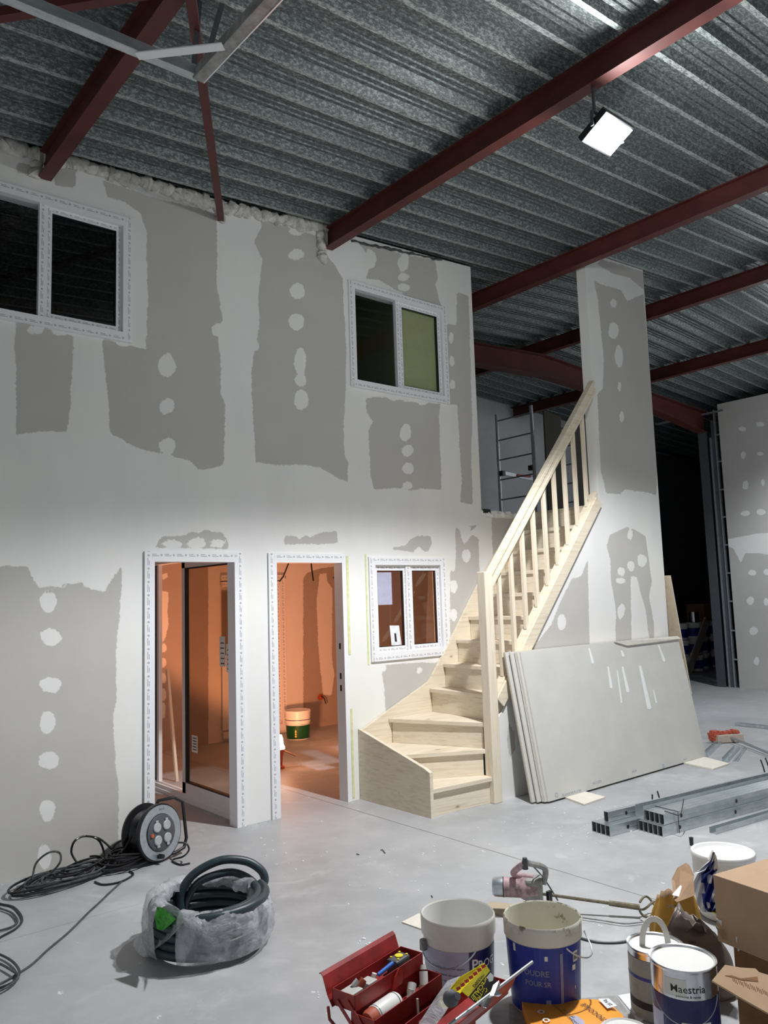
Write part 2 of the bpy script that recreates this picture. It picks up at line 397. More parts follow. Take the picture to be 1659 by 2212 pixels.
def panel(name, axis, c0, thick, ulist, zlist, holes, field, mat, zmax=None, keep=None):
    """wall panel in a grid with openings: front face (with the board attribute), back face, reveals"""
    us = lines(ulist[0], ulist[1], .024, [h for hh in holes for h in hh[:2]]+list(ulist)); zs = lines(zlist[0], zlist[1], .024, [h for hh in holes for h in hh[2:]]+list(zlist))
    U, Z = np.meshgrid(us, zs, indexing='ij')
    if zmax is not None: Z = np.minimum(Z, np.vectorize(zmax)(U))
    nu, nz = U.shape; A = field(U, Z) if field else np.zeros(U.shape)
    mk = (lambda u_, z_, c: (u_, c, z_)) if axis == 'Y' else (lambda u_, z_, c: (c, u_, z_))
    b = MB(); sgn = 1
    b.v = [mk(u_, z_, c0) for u_, z_ in zip(U.ravel(), Z.ravel())]+[mk(u_, z_, c0+thick) for u_, z_ in zip(U.ravel(), Z.ravel())]
    N = nu*nz; solid = np.zeros((nu-1, nz-1), bool)
    for i in range(nu-1):
        for j in range(nz-1):
            uc = (us[i]+us[i+1])/2; zc = (Z[i, j]+Z[i, j+1]+Z[i+1, j]+Z[i+1, j+1])/4
            if Z[i, j+1]-Z[i, j] < 1e-5 and Z[i+1, j+1]-Z[i+1, j] < 1e-5: continue
            if any(h[0] < uc < h[1] and h[2] < zc < h[3] for h in holes): continue
            if keep and not keep(uc, zc): continue
            solid[i, j] = True
    idx = lambda i, j: i*nz+j
    for i in range(nu-1):
        for j in range(nz-1):
            if not solid[i, j]: continue
            q = [idx(i, j), idx(i+1, j), idx(i+1, j+1), idx(i, j+1)]
            b.f.append(q if axis == 'Y' else q[::-1]); b.f.append([k+N for k in (q[::-1] if axis == 'Y' else q)])
            for di, dj, e in ((-1, 0, (0, 3)), (1, 0, (1, 2)), (0, -1, (0, 1)), (0, 1, (3, 2))):
                ii, jj = i+di, j+dj
                if not (0 <= ii < nu-1 and 0 <= jj < nz-1) or not solid[ii, jj]:
                    b.f.append([q[e[0]], q[e[1]], q[e[1]]+N, q[e[0]]+N])
    b.m = [0]*len(b.f); b.uv = [None]*len(b.f)
    return b.build(name, mat, origin=(0, 0, 0), attr={'board': list(A.ravel())*2})
toW = lambda x, y: tuple(onY(x, y, YW)[[0, 2]])
toF = lambda x, y: tuple(onY(x, y, YF)[[0, 2]])
toR = lambda x, y: tuple(onX(x, y, XR)[[1, 2]])

# openings in the partition
D1 = (2.36, 3.045, 0, 2.0); D2 = (3.385, 4.075, 0, 2.0); W1 = (.93, 2.16, 3.62, 4.47); W2 = (4.26, 5.385, 3.60, 4.49); W3 = (4.40, 5.235, 1.17, 1.985)
greys = [
 [(35,690),(159,726),(155,820),(149,910),(142,933),(90,932),(33,941),(36,850),(31,740)],
 [(220,388),(350,432),(440,452),(468,467),(470,520),(468,600),(475,660),(482,690),(470,705),(478,800),(476,850),(486,870),(484,1003),(465,1010),(430,1016),(410,995),(345,980),(300,968),(245,941),(238,930),(232,850),(222,760),(222,730),(260,742),(295,750),(316,757),(319,640),(316,500),(305,462),(270,437),(232,425)],
 [(112,355),(165,365),(163,408),(120,400)], [(40,352),(76,358),(74,378),(34,372)],
 [(560,470),(600,482),(690,512),(702,548),(722,570),(740,600),(742,660),(748,760),(747,830),(742,930),(745,985),(752,1000),(750,1040),(735,1035),(690,1010),(650,1004),(600,1005),(552,998),(549,930),(545,870),(543,800),(550,760),(560,700),(558,640),(566,560),(548,520),(565,490)],
 [(770,520),(800,530),(860,545),(940,562),(945,600),(940,615),(950,650),(958,668),(900,650),(860,630),(820,605),(790,602),(800,570),(786,540)],
 [(791,855),(835,860),(900,868),(952,872),(948,900),(954,1058),(910,1055),(890,1060),(860,1055),(808,1057),(800,1030),(796,930),(805,910),(792,890)],
 [(987,630),(1012,640),(1015,720),(1018,850),(1020,900),(1018,1000),(1022,1090),(993,1085),(998,1040),(992,960),(988,875),(966,872),(964,700),(986,702)],
 [(-90,1225),(20,1222),(60,1225),(75,1255),(85,1268),(140,1270),(130,1245),(170,1245),(185,1235),(180,1265),(225,1280),(235,1262),(262,1225),(262,1290),(255,1360),(250,1420),(252,1510),(245,1540),(248,1620),(255,1700),(258,1840),(-100,1980)],
 [(335,1184),(345,1160),(400,1155),(415,1147),(430,1152),(440,1145),(478,1150),(490,1165),(495,1186)],
 [(612,1176),(616,1157),(640,1158),(645,1168),(660,1155),(670,1160),(700,1150),(728,1147),(730,1175),(690,1176),(640,1175)],
 [(875,1180),(885,1165),(900,1158),(930,1158),(933,1175),(925,1192),(915,1190),(905,1180),(890,1195),(880,1190),(846,1188),(850,1180)],
 [(982,1135),(990,1143),(1038,1130),(1020,1145),(1000,1155),(990,1170),(985,1182)],
 [(1003,1175),(1020,1155),(1034,1165),(1036,1240),(1034,1275),(990,1350),(985,1390),(973,1382),(972,1330),(972,1240),(985,1205),(984,1140)],
 [(820,1438),(870,1433),(950,1430),(975,1395),(988,1372),(930,1495),(834,1555),(829,1480)],
 [(1062,1118),(1200,1125),(1180,1300),(1090,1300),(1066,1260)]]
whites = [ell(*e) for e in [(640,500,18,9),(640,550,18,13),(643,630,18,18),(641,695,17,20),(648,780,14,34),(650,820,14,15),(650,865,18,24),
 (872,568,14,20),(872,598,13,9),(872,622,14,9),(876,935,13,20),(880,973,13,14),(881,1012,13,14),(880,1050,12,9),(850,858,12,8),(878,862,11,7),(912,868,13,8),(795,855,12,6),
 (104,1301,18,26),(110,1376,24,24),(109,1479,26,17),(102,1561,17,27),(106,1643,27,22),(103,1749,18,26),(97,1850,16,30),(155,1240,40,26),(205,1240,28,36),(100,1240,30,22),
 (372,1176,22,10),(425,1173,22,12),(470,1174,18,8),(360,790,20,27),(360,877,20,18),(362,965,18,20),(468,712,10,16),(75,712,22,10),(130,715,20,10),(268,740,16,9),
 (1005,1150,12,16),(1007,1200,11,16),(978,1218,7,18),(980,1267,8,15),(980,1330,8,15),(827,1443,10,8),(906,1447,7,8),(551,745,10,14),(548,650,8,20),(975,730,6,14),(976,780,6,13),(977,830,6,12),(800,560,14,24),(920,540,12,8)]]
def floorz(u_): return deck(u_)+.02
wl = panel('wall_left', 'Y', YW, .10, (-2.5, 5.83), (0, 5.12), [D1, D2, W1, W2, W3], lambda u_, z_: board_field(u_, z_, greys, whites, toW), 'plaster_wall', zmax=lambda u_: deck(u_)+.01)
struct(wl, 'tall plasterboard partition with grey boards and white joint stripes, holding doors and windows', 'wall')
wb = panel('wall_behind_stairs', 'Y', YW, .10, (5.83, 9.0), (0, 2.47), [], lambda u_, z_: board_field(u_, z_, greys, whites, toW), 'plaster_wall')
struct(wb, 'low plasterboard wall running on behind the staircase', 'wall')
# stair wall with the tall column
gf = [[(1300,560),(1388,586),(1392,628),(1360,600),(1320,590),(1290,570)],
 [(1282,603),(1300,615),(1340,625),(1355,650),(1390,635),(1395,700),(1412,860),(1420,960),(1418,1070),(1390,1062),(1350,1058),(1340,1068),(1310,1065),(1305,1045),(1298,1020),(1290,850),(1302,840),(1304,780),(1297,700),(1290,640)],
 [(1270,1210),(1275,1440),(1120,1440),(1190,1350),(1215,1290),(1235,1250),(1255,1245)],
 [(1318,1155),(1355,1138),(1375,1145),(1395,1160),(1402,1210),(1408,1255),(1402,1290),(1412,1340),(1414,1400),(1405,1400),(1395,1320),(1375,1245),(1362,1245),(1363,1300),(1365,1400),(1330,1400),(1330,1310),(1320,1255),(1318,1205),(1310,1180)],
 [(1098,1560),(1112,1580),(1113,1620),(1100,1640),(1096,1600)]]
wf = [ell(*e) for e in [(1325,715,12,18),(1337,770,9,26),(1338,835,4,12),(1343,900,5,12),(1325,655,8,10),(1213,1343,11,19),(1361,1155,6,13),(1387,1210,12,15),(1363,1223,9,12),(1342,1235,9,9),(1340,1255,12,7),(1342,1320,9,18)]]
def ctop(u_):
    if u_ < 6.52: return .66+(u_-4.965)*(2.46-.66)/(6.52-4.965)
    return deck(u_)+.01
b_us = sorted(set([4.965]+list(np.arange(4.965, 6.545, .03))+[6.545, 6.555]+list(np.arange(6.58, 7.61, .03))+[7.61]))
cw = panel('wall_stair', 'Y', YF, .11, (4.965, 7.61), (0, 5.18), [], lambda u_, z_: board_field(u_, z_, gf, wf, toF), 'plaster_wall', keep=lambda u_, z_: z_ < ctop(u_))
# smooth the stepped upper edge of the stair wall
me = cw.data
for v_ in me.vertices:
    ct = ctop(v_.co.x)
    if v_.co.x < 6.52 and v_.co.z > ct-.035: v_.co.z = ct
    elif v_.co.x >= 6.52 and v_.co.x < 6.56 and v_.co.z > 2.46: v_.co.x = 6.55
    elif v_.co.z > deck(v_.co.x)-.005: v_.co.z = deck(v_.co.x)
struct(cw, 'plasterboard wall under the stairs rising as a tall narrow column to the roof', 'wall')
# right wall
gr = [[(1480,840),(1700,830),(1700,1150),(1640,1152),(1570,1165)], [(1560,1175),(1585,1185),(1600,1215),(1610,1195),(1640,1195),(1700,1205),(1700,1520),(1560,1510)]]
wr = [ell(*e) for e in [(1604,927,9,5),(1642,917,10,6),(1606,984,6,9),(1642,980,8,5),(1610,1048,8,11),(1648,1043,4,9),(1610,1109,11,6),(1644,1106,11,7),(1625,1237,9,7),(1656,1236,7,7),(1621,1298,8,10),(1627,1363,10,10),(1634,1428,6,11),(1655,1300,5,9)]]
wr_ = panel('wall_right', 'X', XR, .07, (-4, 6.70), (0, 4.86), [], lambda u_, z_: board_field(u_, z_, gr, wr, toR), 'plaster_wall', zmax=lambda u_: deck(XR)+.01)
struct(wr_, 'far plasterboard wall with a white joint band and filler dabs', 'wall')
struct(MB().box(XR+.35, XR+.42, -4, 6.70, 0, 4.45).build('wall_right_lining', 'dark_grey', origin=(0, 0, 0)), 'rear lining of the far wall', 'wall')
def wall(name, *b_, mat='white_wall', label=None):
    return struct(MB().box(*b_).build(name, mat, origin=(0, 0, 0)), label or 'plain wall of the hall', 'wall')
wall('wall_back', -2.6, 15.0, 9.5, 9.6, 0, 5.3, label='pale rear gable wall behind the scaffold frames')
wall('wall_front', -2.6, 19, -4.1, -4, 0, 5.3); wall('wall_far_left', -2.6, -2.5, -4, 9.5, 0, 4.6)
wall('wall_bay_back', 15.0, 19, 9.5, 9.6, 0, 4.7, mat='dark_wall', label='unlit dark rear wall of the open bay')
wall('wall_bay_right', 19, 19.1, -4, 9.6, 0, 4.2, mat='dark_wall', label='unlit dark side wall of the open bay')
wall('wall_upper_side', 5.73, 5.83, 5.58, 9.5, 2.5, 5.05, mat='white_wall', label='end wall of the upper room')
wall('wall_lower_side', 8.9, 9.0, 5.58, 6.35, 0, 2.3, mat='white_wall', label='end wall of the lower rooms')
wall('wall_lower_return', 8.9, 10.4, 6.35, 6.45, 0, 2.3, mat='white_wall', label='return wall under the upper floor'); wall('wall_lower_end', 10.3, 10.4, 6.45, 9.5, 0, 2.3, mat='white_wall', label='end wall under the upper floor')
fl = MB().box(-2.6, 19, -4.1, 9.6, -.1, 0).build('floor', 'concrete', origin=(0, 0, 0)); struct(fl, 'dusty grey concrete floor with saw cuts', 'floor')
struct(MB().box(-2.5, 9.0, 5.585, 9.5, 2.30, 2.50).box(9.0, 10.4, 6.35, 9.5, 2.30, 2.50).box(6.53, 7.58, 4.70, 5.475, 2.47, 2.50).build('floor_upper', 'board_back', origin=(0, 0, 0)), 'upper storey floor slab edge beside the staircase', 'floor')
# room linings on the lower level
gb = [[(655,1250),(662,1238),(690,1228),(720,1224),(790,1220),(800,1590),(655,1600)], [(640,1560),(700,1560),(700,1590),(640,1590)], [(340,1222),(380,1216),(450,1214),(450,1700),(340,1700)], [(594,1240),(618,1243),(618,1250),(594,1248)], [(800,1215),(990,1215),(990,1450),(800,1450)]]
wbk = [[(690,1240),(705,1238),(706,1255),(718,1270),(717,1420),(722,1460),(716,1502),(698,1500),(688,1400),(684,1300),(688,1260)], [(350,1240),(362,1238),(362,1250),(350,1252)], [(348,1275),(364,1280),(362,1320),(364,1350),(355,1385),(348,1390)],
 ell(352,1400,8,12), ell(352,1432,8,11), ell(352,1465,8,12), ell(352,1500,9,14), ell(352,1535,7,18), [(925,1225),(945,1225),(950,1400),(920,1400)]]
toB = lambda x, y: tuple(onY(x, y, 8.95)[[0, 2]])
rb = panel('wall_room_back', 'Y', 8.95, .08, (3.2, 8.9), (0, 2.3), [], lambda u_, z_: board_field(u_, z_, gb, wbk, toB), 'plaster_room'); struct(rb, 'room back wall seen through the doorway', 'wall')
wall('wall_corridor_left', 2.20, 2.28, 5.58, 9.5, 0, 2.3, mat='white_wall', label='corridor side wall'); wall('wall_corridor_back', 2.28, 3.2, 8.2, 8.28, 0, 2.3, mat='board_back', label='corridor end wall')
wall('wall_room_divider', 3.20, 3.28, 7.50, 8.95, 0, 2.3, mat='board_back', label='divider beyond the sliding door'); wall('wall_room_divider_head', 3.20, 3.28, 5.58, 7.50, 2.14, 2.3, mat='board_back', label='panel above the sliding door')
struct(MB().box(-2.5, 8.89, 5.585, 8.94, 2.26, 2.295).build('ceiling_lower', 'white_paint', origin=(0, 0, 0)), 'ceiling of the lower rooms', 'ceiling')
struct(MB().box(5.05, 5.07, 5.62, 8.6, 2.52, 4.95).build('wall_upper_lining', 'olive_board', origin=(0, 0, 0)), 'greenish board lining inside the upper room', 'wall')
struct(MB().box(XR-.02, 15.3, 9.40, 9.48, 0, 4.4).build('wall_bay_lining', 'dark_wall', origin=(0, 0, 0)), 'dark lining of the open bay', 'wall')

# trapezoidal steel deck
def deckmesh(x0, x1):
    b = MB(); P = .27; y = -4.0; xs = list(np.linspace(x0, x1, 3))
    prof = []
    while y < 9.6:
        prof += [(y, .045, 0), (y+.035, .045, 0), (y+.042, .036, 0), (y+.050, .045, 0), (y+.085, .045, 0), (y+.092, .036, 0), (y+.10, .045, 0), (y+.13, .045, 0), (y+.165, 0, 1), (y+.20, 0, 1), (y+.20+.035, .045, 0)]
        y += P
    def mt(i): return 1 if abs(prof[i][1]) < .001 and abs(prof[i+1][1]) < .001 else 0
    for i in range(len(prof)-1):
        (ya, za, _), (yb, zb, _) = prof[i], prof[i+1]
        if yb-ya < 1e-6 and abs(za-zb) < 1e-6: continue
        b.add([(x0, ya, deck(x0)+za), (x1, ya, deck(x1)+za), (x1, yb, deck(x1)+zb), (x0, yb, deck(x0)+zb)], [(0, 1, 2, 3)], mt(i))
    b.add([(x0, -4, deck(x0)+.12), (x1, -4, deck(x1)+.12), (x1, 9.6, deck(x1)+.12), (x0, 9.6, deck(x0)+.12)], [(0, 1, 2, 3)], 0)
    return b
c1 = deckmesh(-2.6, 8.79).build('ceiling', ['deck_flat', 'deck_rib_lit'], origin=(0, 0, 0)); struct(c1, 'mottled galvanised corrugated roof deck', 'ceiling')
c2 = deckmesh(8.79, 19.1).build('ceiling_beyond_ridge', ['deck_flat', 'deck_rib_lit'], origin=(0, 0, 0)); struct(c2, 'corrugated roof deck falling beyond the ridge', 'ceiling')

# ================================================================== windows, door frames
def casing(b, hole, w, sides='LRTB', y=YW, t=.018):
    x0, x1, z0, z1 = hole; n = (0, -1, 0)
    zb = z0-w if 'B' in sides else 0
    if 'L' in sides: b.film((x0-w/2, y, zb), (x0-w/2, y, z1+w), (1, 0, 0), w, n, t)
    if 'R' in sides: b.film((x1+w/2, y, zb), (x1+w/2, y, z1+w), (1, 0, 0), w, n, t)
    if 'T' in sides: b.film((x0, y, z1+w/2), (x1, y, z1+w/2), (0, 0, 1), w, n, t*1.05)
    if 'B' in sides: b.film((x0, y, z0-w/2), (x1, y, z0-w/2), (0, 0, 1), w, n, t*1.05)
    return b
def liner(b, hole, t=.012, y0=YW-.018, y1=YW+.10, bottom=True):
    x0, x1, z0, z1 = hole
    b.box(x0, x0+t, y0, y1, z0, z1).box(x1-t, x1, y0, y1, z0, z1).box(x0+t, x1-t, y0, y1, z1-t, z1)
    if bottom: b.box(x0+t, x1-t, y0, y1, z0, z0+t)
    return b
def sash(parent, x0, x1, z0, z1, w, y=YW+.012, glass='glass'):
    b = MB(); n = (0, -1, 0); t = .03
    b.film((x0+w/2, y+t, z0), (x0+w/2, y+t, z1), (1, 0, 0), w, n, t).film((x1-w/2, y+t, z0), (x1-w/2, y+t, z1), (1, 0, 0), w, n, t)
    b.film((x0+w, y+t, z1-w/2), (x1-w, y+t, z1-w/2), (0, 0, 1), w, n, t).film((x0+w, y+t, z0+w/2), (x1-w, y+t, z0+w/2), (0, 0, 1), w, n, t)
    s_ = b.build('sash', 'film', parent)
    k = .006
    MB().box(x0+w, x1-w, y+.018, y+.024, z0+w, z1-w).build('pane', glass, s_)
    g = MB(); xa, xb, za, zb = x0+w, x1-w, z0+w, z1-w; ya, yb = y+.004, y+.03
    g.box(xa, xa+k, ya, yb, za, zb).box(xb-k, xb, ya, yb, za, zb).box(xa, xb, ya, yb, za, za+k).box(xa, xb, ya, yb, zb-k, zb).build('gasket', 'black_plastic', s_)
    return s_
def fixed(parent, x0, x1, z0, z1):
    MB().box(x0, x1, YW+.03, YW+.036, z0, z1).build('pane', 'glass', parent)
def window(name, hole, label, base):
    o = empty(name, base); struct(o, label, 'window'); 
    liner(casing(MB(), hole, .048), hole, .022).build('window_frame', 'film', o); return o
w1 = window('window_1', W1, 'upper left white window with printed film, both panes dark', (1.5, YW, 3.6))
MB().film((1.578, YW+.04, W1[2]+.02), (1.578, YW+.04, W1[3]-.02), (1, 0, 0), .045, (0, -1, 0), .04).build('mullion', 'film', w1)
fixed(w1, W1[0]+.02, 1.56, W1[2]+.02, W1[3]-.02); sash(w1, 1.603, W1[1]-.022, W1[2]+.022, W1[3]-.022, .04)
w2 = window('window_2', W2, 'upper right white window with printed film, right pane greenish', (4.8, YW, 3.6))
MB().film((4.80, YW+.04, W2[2]+.02), (4.80, YW+.04, W2[3]-.02), (1, 0, 0), .045, (0, -1, 0), .04).build('mullion', 'film', w2)
fixed(w2, W2[0]+.02, 4.78, W2[2]+.02, W2[3]-.02); sash(w2, 4.825, W2[1]-.022, W2[2]+.022, W2[3]-.022, .038)
tag(MB().box(4.87, W2[1]-.062, YW+.050, YW+.056, W2[2]+.062, W2[3]-.062).build('film_sheet', 'olive_board', w2), 'greenish sheet behind the right pane')
w3 = window('window_3', W3, 'small two-sash window beside the stairs, orange room behind', (4.8, YW, 1.1))
tag(MB().box(4.318, 4.334, YW-.004, YW-.0005, 1.10, 2.06).build('masking_tape', 'yellow_tape', w3), 'yellowish tape strip')
s1 = sash(w3, W3[0]+.012, 4.815, W3[2]+.02, W3[3]-.02, .05); s2_ = sash(w3, 4.825, W3[1]-.012, W3[2]+.02, W3[3]-.02, .05)
MB().film((4.82, YW+.012, W3[2]+.02), (4.82, YW+.012, W3[3]-.02), (1, 0, 0), .06, (0, -1, 0), .012).build('mullion', 'film', w3)
tag(MB().box(4.462, 4.64, YW+.027, YW+.0285, 1.61, 1.90).build('protective_sheet', 'lilac_label', s1), 'pale sheet stuck on the glass')
p = [(4.615, 1.25), (4.735, 1.23), (4.71, 1.42), (4.60, 1.425)]
tag(MB().prism([(x_, YW+.0275, z_) for x_, z_ in p], (0, -.0015, 0)).add([(x_, YW+.0255, z_) for x_, z_ in [(4.655, 1.28), (4.68, 1.275), (4.672, 1.35), (4.65, 1.355)]], [(0, 1, 2, 3)], 1).build('sticker', ['paper_white', 'black_ink'], s1), 'crooked paper sticker on the glass')

d1 = empty('door_1', (2.7, YW, 0)); struct(d1, 'left doorway lined with printed white film', 'door')
liner(casing(MB(), D1, .055, 'LRT'), D1, .02, bottom=False).build('door_frame', 'film', d1)
d2 = empty('door_2', (3.7, YW, 0)); struct(d2, 'right doorway lined with printed white film, open to the orange room', 'door')
liner(casing(MB(), D2, .055, 'LT'), D2, .02, bottom=False).build('door_frame', 'film', d2)
MB().box(4.075, 4.10, YW-.012, YW+.1, 0, 2.02).build('jamb', 'pvc', d2)
tag(MB().box(4.115, 4.135, YW-.004, YW-.0005, .02, .75).box(4.112, 4.135, YW-.004, YW-.0005, 1.2, 2.04).build('masking_tape', 'yellow_tape', d2), 'yellowish tape strips')
hb = MB()
for z_ in (.9, 1.25, 1.0): hb.box(4.052, 4.058, YW+.03, YW+.05, z_, z_+.05)
hb.build('strike_plate', 'black_plastic', d2)

# sliding glazed door inside the left doorway
d3 = empty('door_3', (3.15, 6.5, 0)); struct(d3, 'sliding glazed door standing inside the left doorway', 'door')
X3 = 3.12
b = MB(); b.box(X3, X3+.09, 5.60, 5.66, .02, 2.10).box(X3, X3+.09, 7.36, 7.42, .02, 2.10).box(X3, X3+.09, 5.60, 7.42, 2.05, 2.12)
b.box(X3-.02, X3+.09, 5.60, 7.42, 0, .03).box(X3+.0, X3+.02, 5.60, 7.42, .03, .06).box(X3+.05, X3+.07, 5.60, 7.42, .03, .06)
b.build('track_frame', 'pvc', d3)
b = MB(); ya, yb, za, zb = 5.66, 6.60, .06, 2.05; xa, xb = X3+.005, X3+.04
b.box(xa, xb, yb-.06, yb, za, zb).box(xa, xb, ya, ya+.06, za, zb).box(xa, xb, ya, yb, za, za+.09).box(xa, xb, ya, yb, zb-.06, zb)
lf = b.build('sliding_leaf', 'pvc', d3)
MB().box(X3+.018, X3+.024, ya+.06, yb-.06, za+.09, zb-.06).build('pane', 'glass_brown', lf)
k = .012; g = MB(); y0_, y1_, z0_, z1_ = ya+.06, yb-.06, za+.09, zb-.06
g.box(xa-.001, xb, y0_, y0_+k, z0_, z1_).box(xa-.001, xb, y1_-k, y1_, z0_, z1_).box(xa-.001, xb, y0_, y1_, z0_, z0_+k).box(xa-.001, xb, y0_, y1_, z1_-k, z1_).build('gasket', 'black_plastic', lf)
for (ys, zs, hh, ww) in ((5.83, 1.16, .24, .09), (5.72, 1.12, .22, .09), (6.33, .42, .14, .10)):
    s_ = MB().box(X3+.012, X3+.016, ys, ys+ww, zs, zs+hh)
    for q in range(5): s_.add([(X3+.0115, ys+.012, zs+.02+q*hh*.17), (X3+.0115, ys+ww*.8, zs+.02+q*hh*.17), (X3+.0115, ys+ww*.8, zs+.028+q*hh*.17), (X3+.0115, ys+.012, zs+.028+q*hh*.17)], [(0, 1, 2, 3)], 1)
    s_.build('sticker', ['cream_plastic', 'black_ink'], lf)
b = MB(); b.box(X3+.045, X3+.08, 7.28, 7.36, .06, 2.05).box(X3+.045, X3+.08, 7.18, 7.22, .06, 2.05).box(X3+.05, X3+.075, 7.22, 7.28, .06, 2.05, 1)
b.build('rear_leaf', ['pvc', 'black_plastic'], d3)
b = MB().bar((3.40, 7.30, 0), (3.36, 7.42, 1.05), .03, .02); tag(b.build('timber_batten', 'pine_upright'), 'thin batten leaning beyond the sliding glazed door', 'batten')
tag(MB().box(2.95, 3.08, 7.44, 7.50, 0, 2.1).build('timber_upright', 'pine_upright'), 'raw timber upright at the far end of the sliding door track', 'stud')

# room door in the back wall
d4 = empty('door_4', (5.2, 8.93, 0)); struct(d4, 'half-glazed white door in the orange room back wall', 'door')
XA, XB, zt = 4.75, 5.64, 2.02; yd = 8.94
b = MB(); b.film((XB, yd, .10), (XB, yd, zt), (1, 0, 0), .07, (0, -1, 0), .03).film((XA, yd, zt-.03), (XB+.03, yd, zt-.03), (0, 0, 1), .07, (0, -1, 0), .032)
b.film((XB-.09, yd, .16), (XB-.09, yd, zt-.08), (1, 0, 0), .08, (0, -1, 0), .05).film((XA, yd, zt-.11), (XB-.05, yd, zt-.11), (0, 0, 1), .06, (0, -1, 0), .052).film((XA, yd, 1.0), (XB-.1, yd, 1.0), (0, 0, 1), .08, (0, -1, 0), .052)
b.build('door_frame', 'film', d4); MB().box(XA, XB-.13, yd-.03, yd-.01, .14, .97).box(XA, XB, yd-.05, yd-.0, .04, .12).build('door_panel', 'pvc', d4)
MB().box(XA, XB-.13, yd-.03, yd-.024, 1.04, 1.84).build('pane', 'glass_brown', d4)
# cables hanging from the room ceiling
for k_, (pts, lab) in enumerate([([(628, 1190), (624, 1215), (612, 1245), (604, 1256)], 'black cable end hanging left above the room'), ([(668, 1190), (673, 1225), (677, 1255)], 'black cable end hanging in the middle above the room'), ([(746, 1190), (742, 1215), (732, 1240), (720, 1248)], 'black cable end hanging right beside the door jamb')]):
    P3 = [onY(x_, y_, 6.4) for x_, y_ in pts]; P3[0] = P3[0].copy(); P3[0][2] = 2.265
    tag(MB().tube(P3, .008, 6).build('hanging_cable', 'black_plastic'), lab, 'cable', 'cables hanging in the orange room')
c_ = onY(691, 1506, 8.93); sb = empty('socket_box', tuple(c_)); tag(sb, 'round wall box with cable tail low on the orange wall', 'socket')
MB().lathe([(0.0, 0), (.04, 0), (.04, .02), (.034, .02), (.034, .004), (0, .004)], c_, 20, M=Matrix.Rotation(RD(90), 3, 'X')).build('box', 'terracotta', sb)
MB().tube([onY(694, 1504, 8.9), onY(700, 1508, 8.86), onY(704, 1520, 8.85)], .008, 6).build('cable_tail', 'black_plastic', sb)

# ================================================================== expanding foam, beams
def blob_line(b, pts, r, n, jit, m=0):
    for (x0_, y0_), (x1_, y1_) in zip(pts[:-1], pts[1:]):
        L = math.hypot(x1_-x0_, y1_-y0_); q = max(2, int(L/n))
        for i in range(q):
            t_ = (i+random.random())/q; p_ = onY(x0_+(x1_-x0_)*t_, y0_+(y1_-y0_)*t_+random.uniform(-jit, jit)*.4, YW-.012)
            rr_ = r*random.uniform(.5, 1.25)
            prof = [(rr_*sin(pi*k/6)*random.uniform(.85, 1.1), -rr_*cos(pi*k/6)) for k in range(7)]
            b.lathe(prof, p_, 9, M=Matrix.Rotation(random.random()*3, 3, 'Y') @ Matrix.Scale(random.uniform(1, 1.9), 3, Vector((1, 0, 0))))
b = MB(); blob_line(b, [(-30, 300), (75, 333), (150, 349), (230, 374), (350, 406), (450, 438), (480, 448), (560, 462), (640, 480), (700, 494)], .040, 4, 8)
blob_line(b, [(80, 350), (76, 370), (84, 382)], .032, 5, 3); blob_line(b, [(692, 500), (694, 530), (697, 560)], .038, 5, 3); blob_line(b, [(478, 462), (482, 480)], .03, 5, 2); blob_line(b, [(360, 412), (390, 428)], .045, 6, 4)
tag(b.build('foam_bead', 'foam', smooth=True), 'lumpy pale expanding foam bead along the partition top under the roof deck', 'foam', kind='stuff')
b = MB().tube([onY(760+i*6.5, 520+i*1.4+random.uniform(-1.5, 1.5), YW-.012) for i in range(31)], [random.uniform(.006, .016) for i in range(31)], 7); tag(b.build('dark_foam_strip', 'grey_cable', smooth=True), 'thin dark joint strip on the partition top right of the second beam', 'foam strip')

def ibeam(p, q, h, w, t=.009):
    b = MB(); p = np.array(p, float); q = np.array(q, float)
    z = np.array([0, 0, h/2-t/2]); b.bar(p+z, q+z, w, t).bar(p-z, q-z, w, t).bar(p, q, t, h-2*t); return b
labs = {1.58: 'red steel roof beam at the far left, nearest the hanging metal frame', 4.0: 'long red steel roof beam passing just behind the bright floodlight',
        6.45: 'red steel roof beam touching the top of the plasterboard column', 8.79: 'red ridge beam seen right behind the column', 11.05: 'farthest red roof beam, above the scaffold frames'}
for x_, lb in labs.items():
    zc = deck(x_)-.095; tag(ibeam((x_, -3.9, zc), (x_, YW-.01 if x_ < 5 else 9.48, zc), .18, .09).build('steel_beam', 'red_primer'), lb, 'beam', 'red roof beams')
# rafter with haunch
b = MB(); y7 = 7.0; xs_ = [6.0, 7.5, 8.79, 10.2, 11.8, 13.25]
top = [deck(x_)-.19 for x_ in xs_]; dep = [.42, .28, .30, .28, .28, .38]
for i in range(5):
    xa, xb = xs_[i], xs_[i+1]
    P4 = [(xa, y7-.006, top[i]), (xb, y7-.006, top[i+1]), (xb, y7-.006, top[i+1]-dep[i+1]), (xa, y7-.006, top[i]-dep[i])]
    b.prism(P4, (0, .012, 0))
    b.bar((xa, y7, top[i]-.006), (xb, y7, top[i+1]-.006), .17, .012).bar((xa, y7, top[i]-dep[i]), (xb, y7, top[i+1]-dep[i+1]), .17, .014)
tag(b.build('steel_rafter', 'red_primer'), 'deep red steel rafter crossing behind the column towards the far post', 'rafter')
tag(ibeam((XR+.12, 7.0, 0), (XR+.12, 7.0001, 4.35), .01, .01).build('x', 'red_primer'), 'x', 'x') if False else None
b = MB().box(XR-.02, XR+.16, 6.99, 7.0, 0, 4.42).box(XR-.03, XR-.02, 6.92, 7.08, 0, 4.42).box(XR+.16, XR+.17, 6.92, 7.08, 0, 4.42)
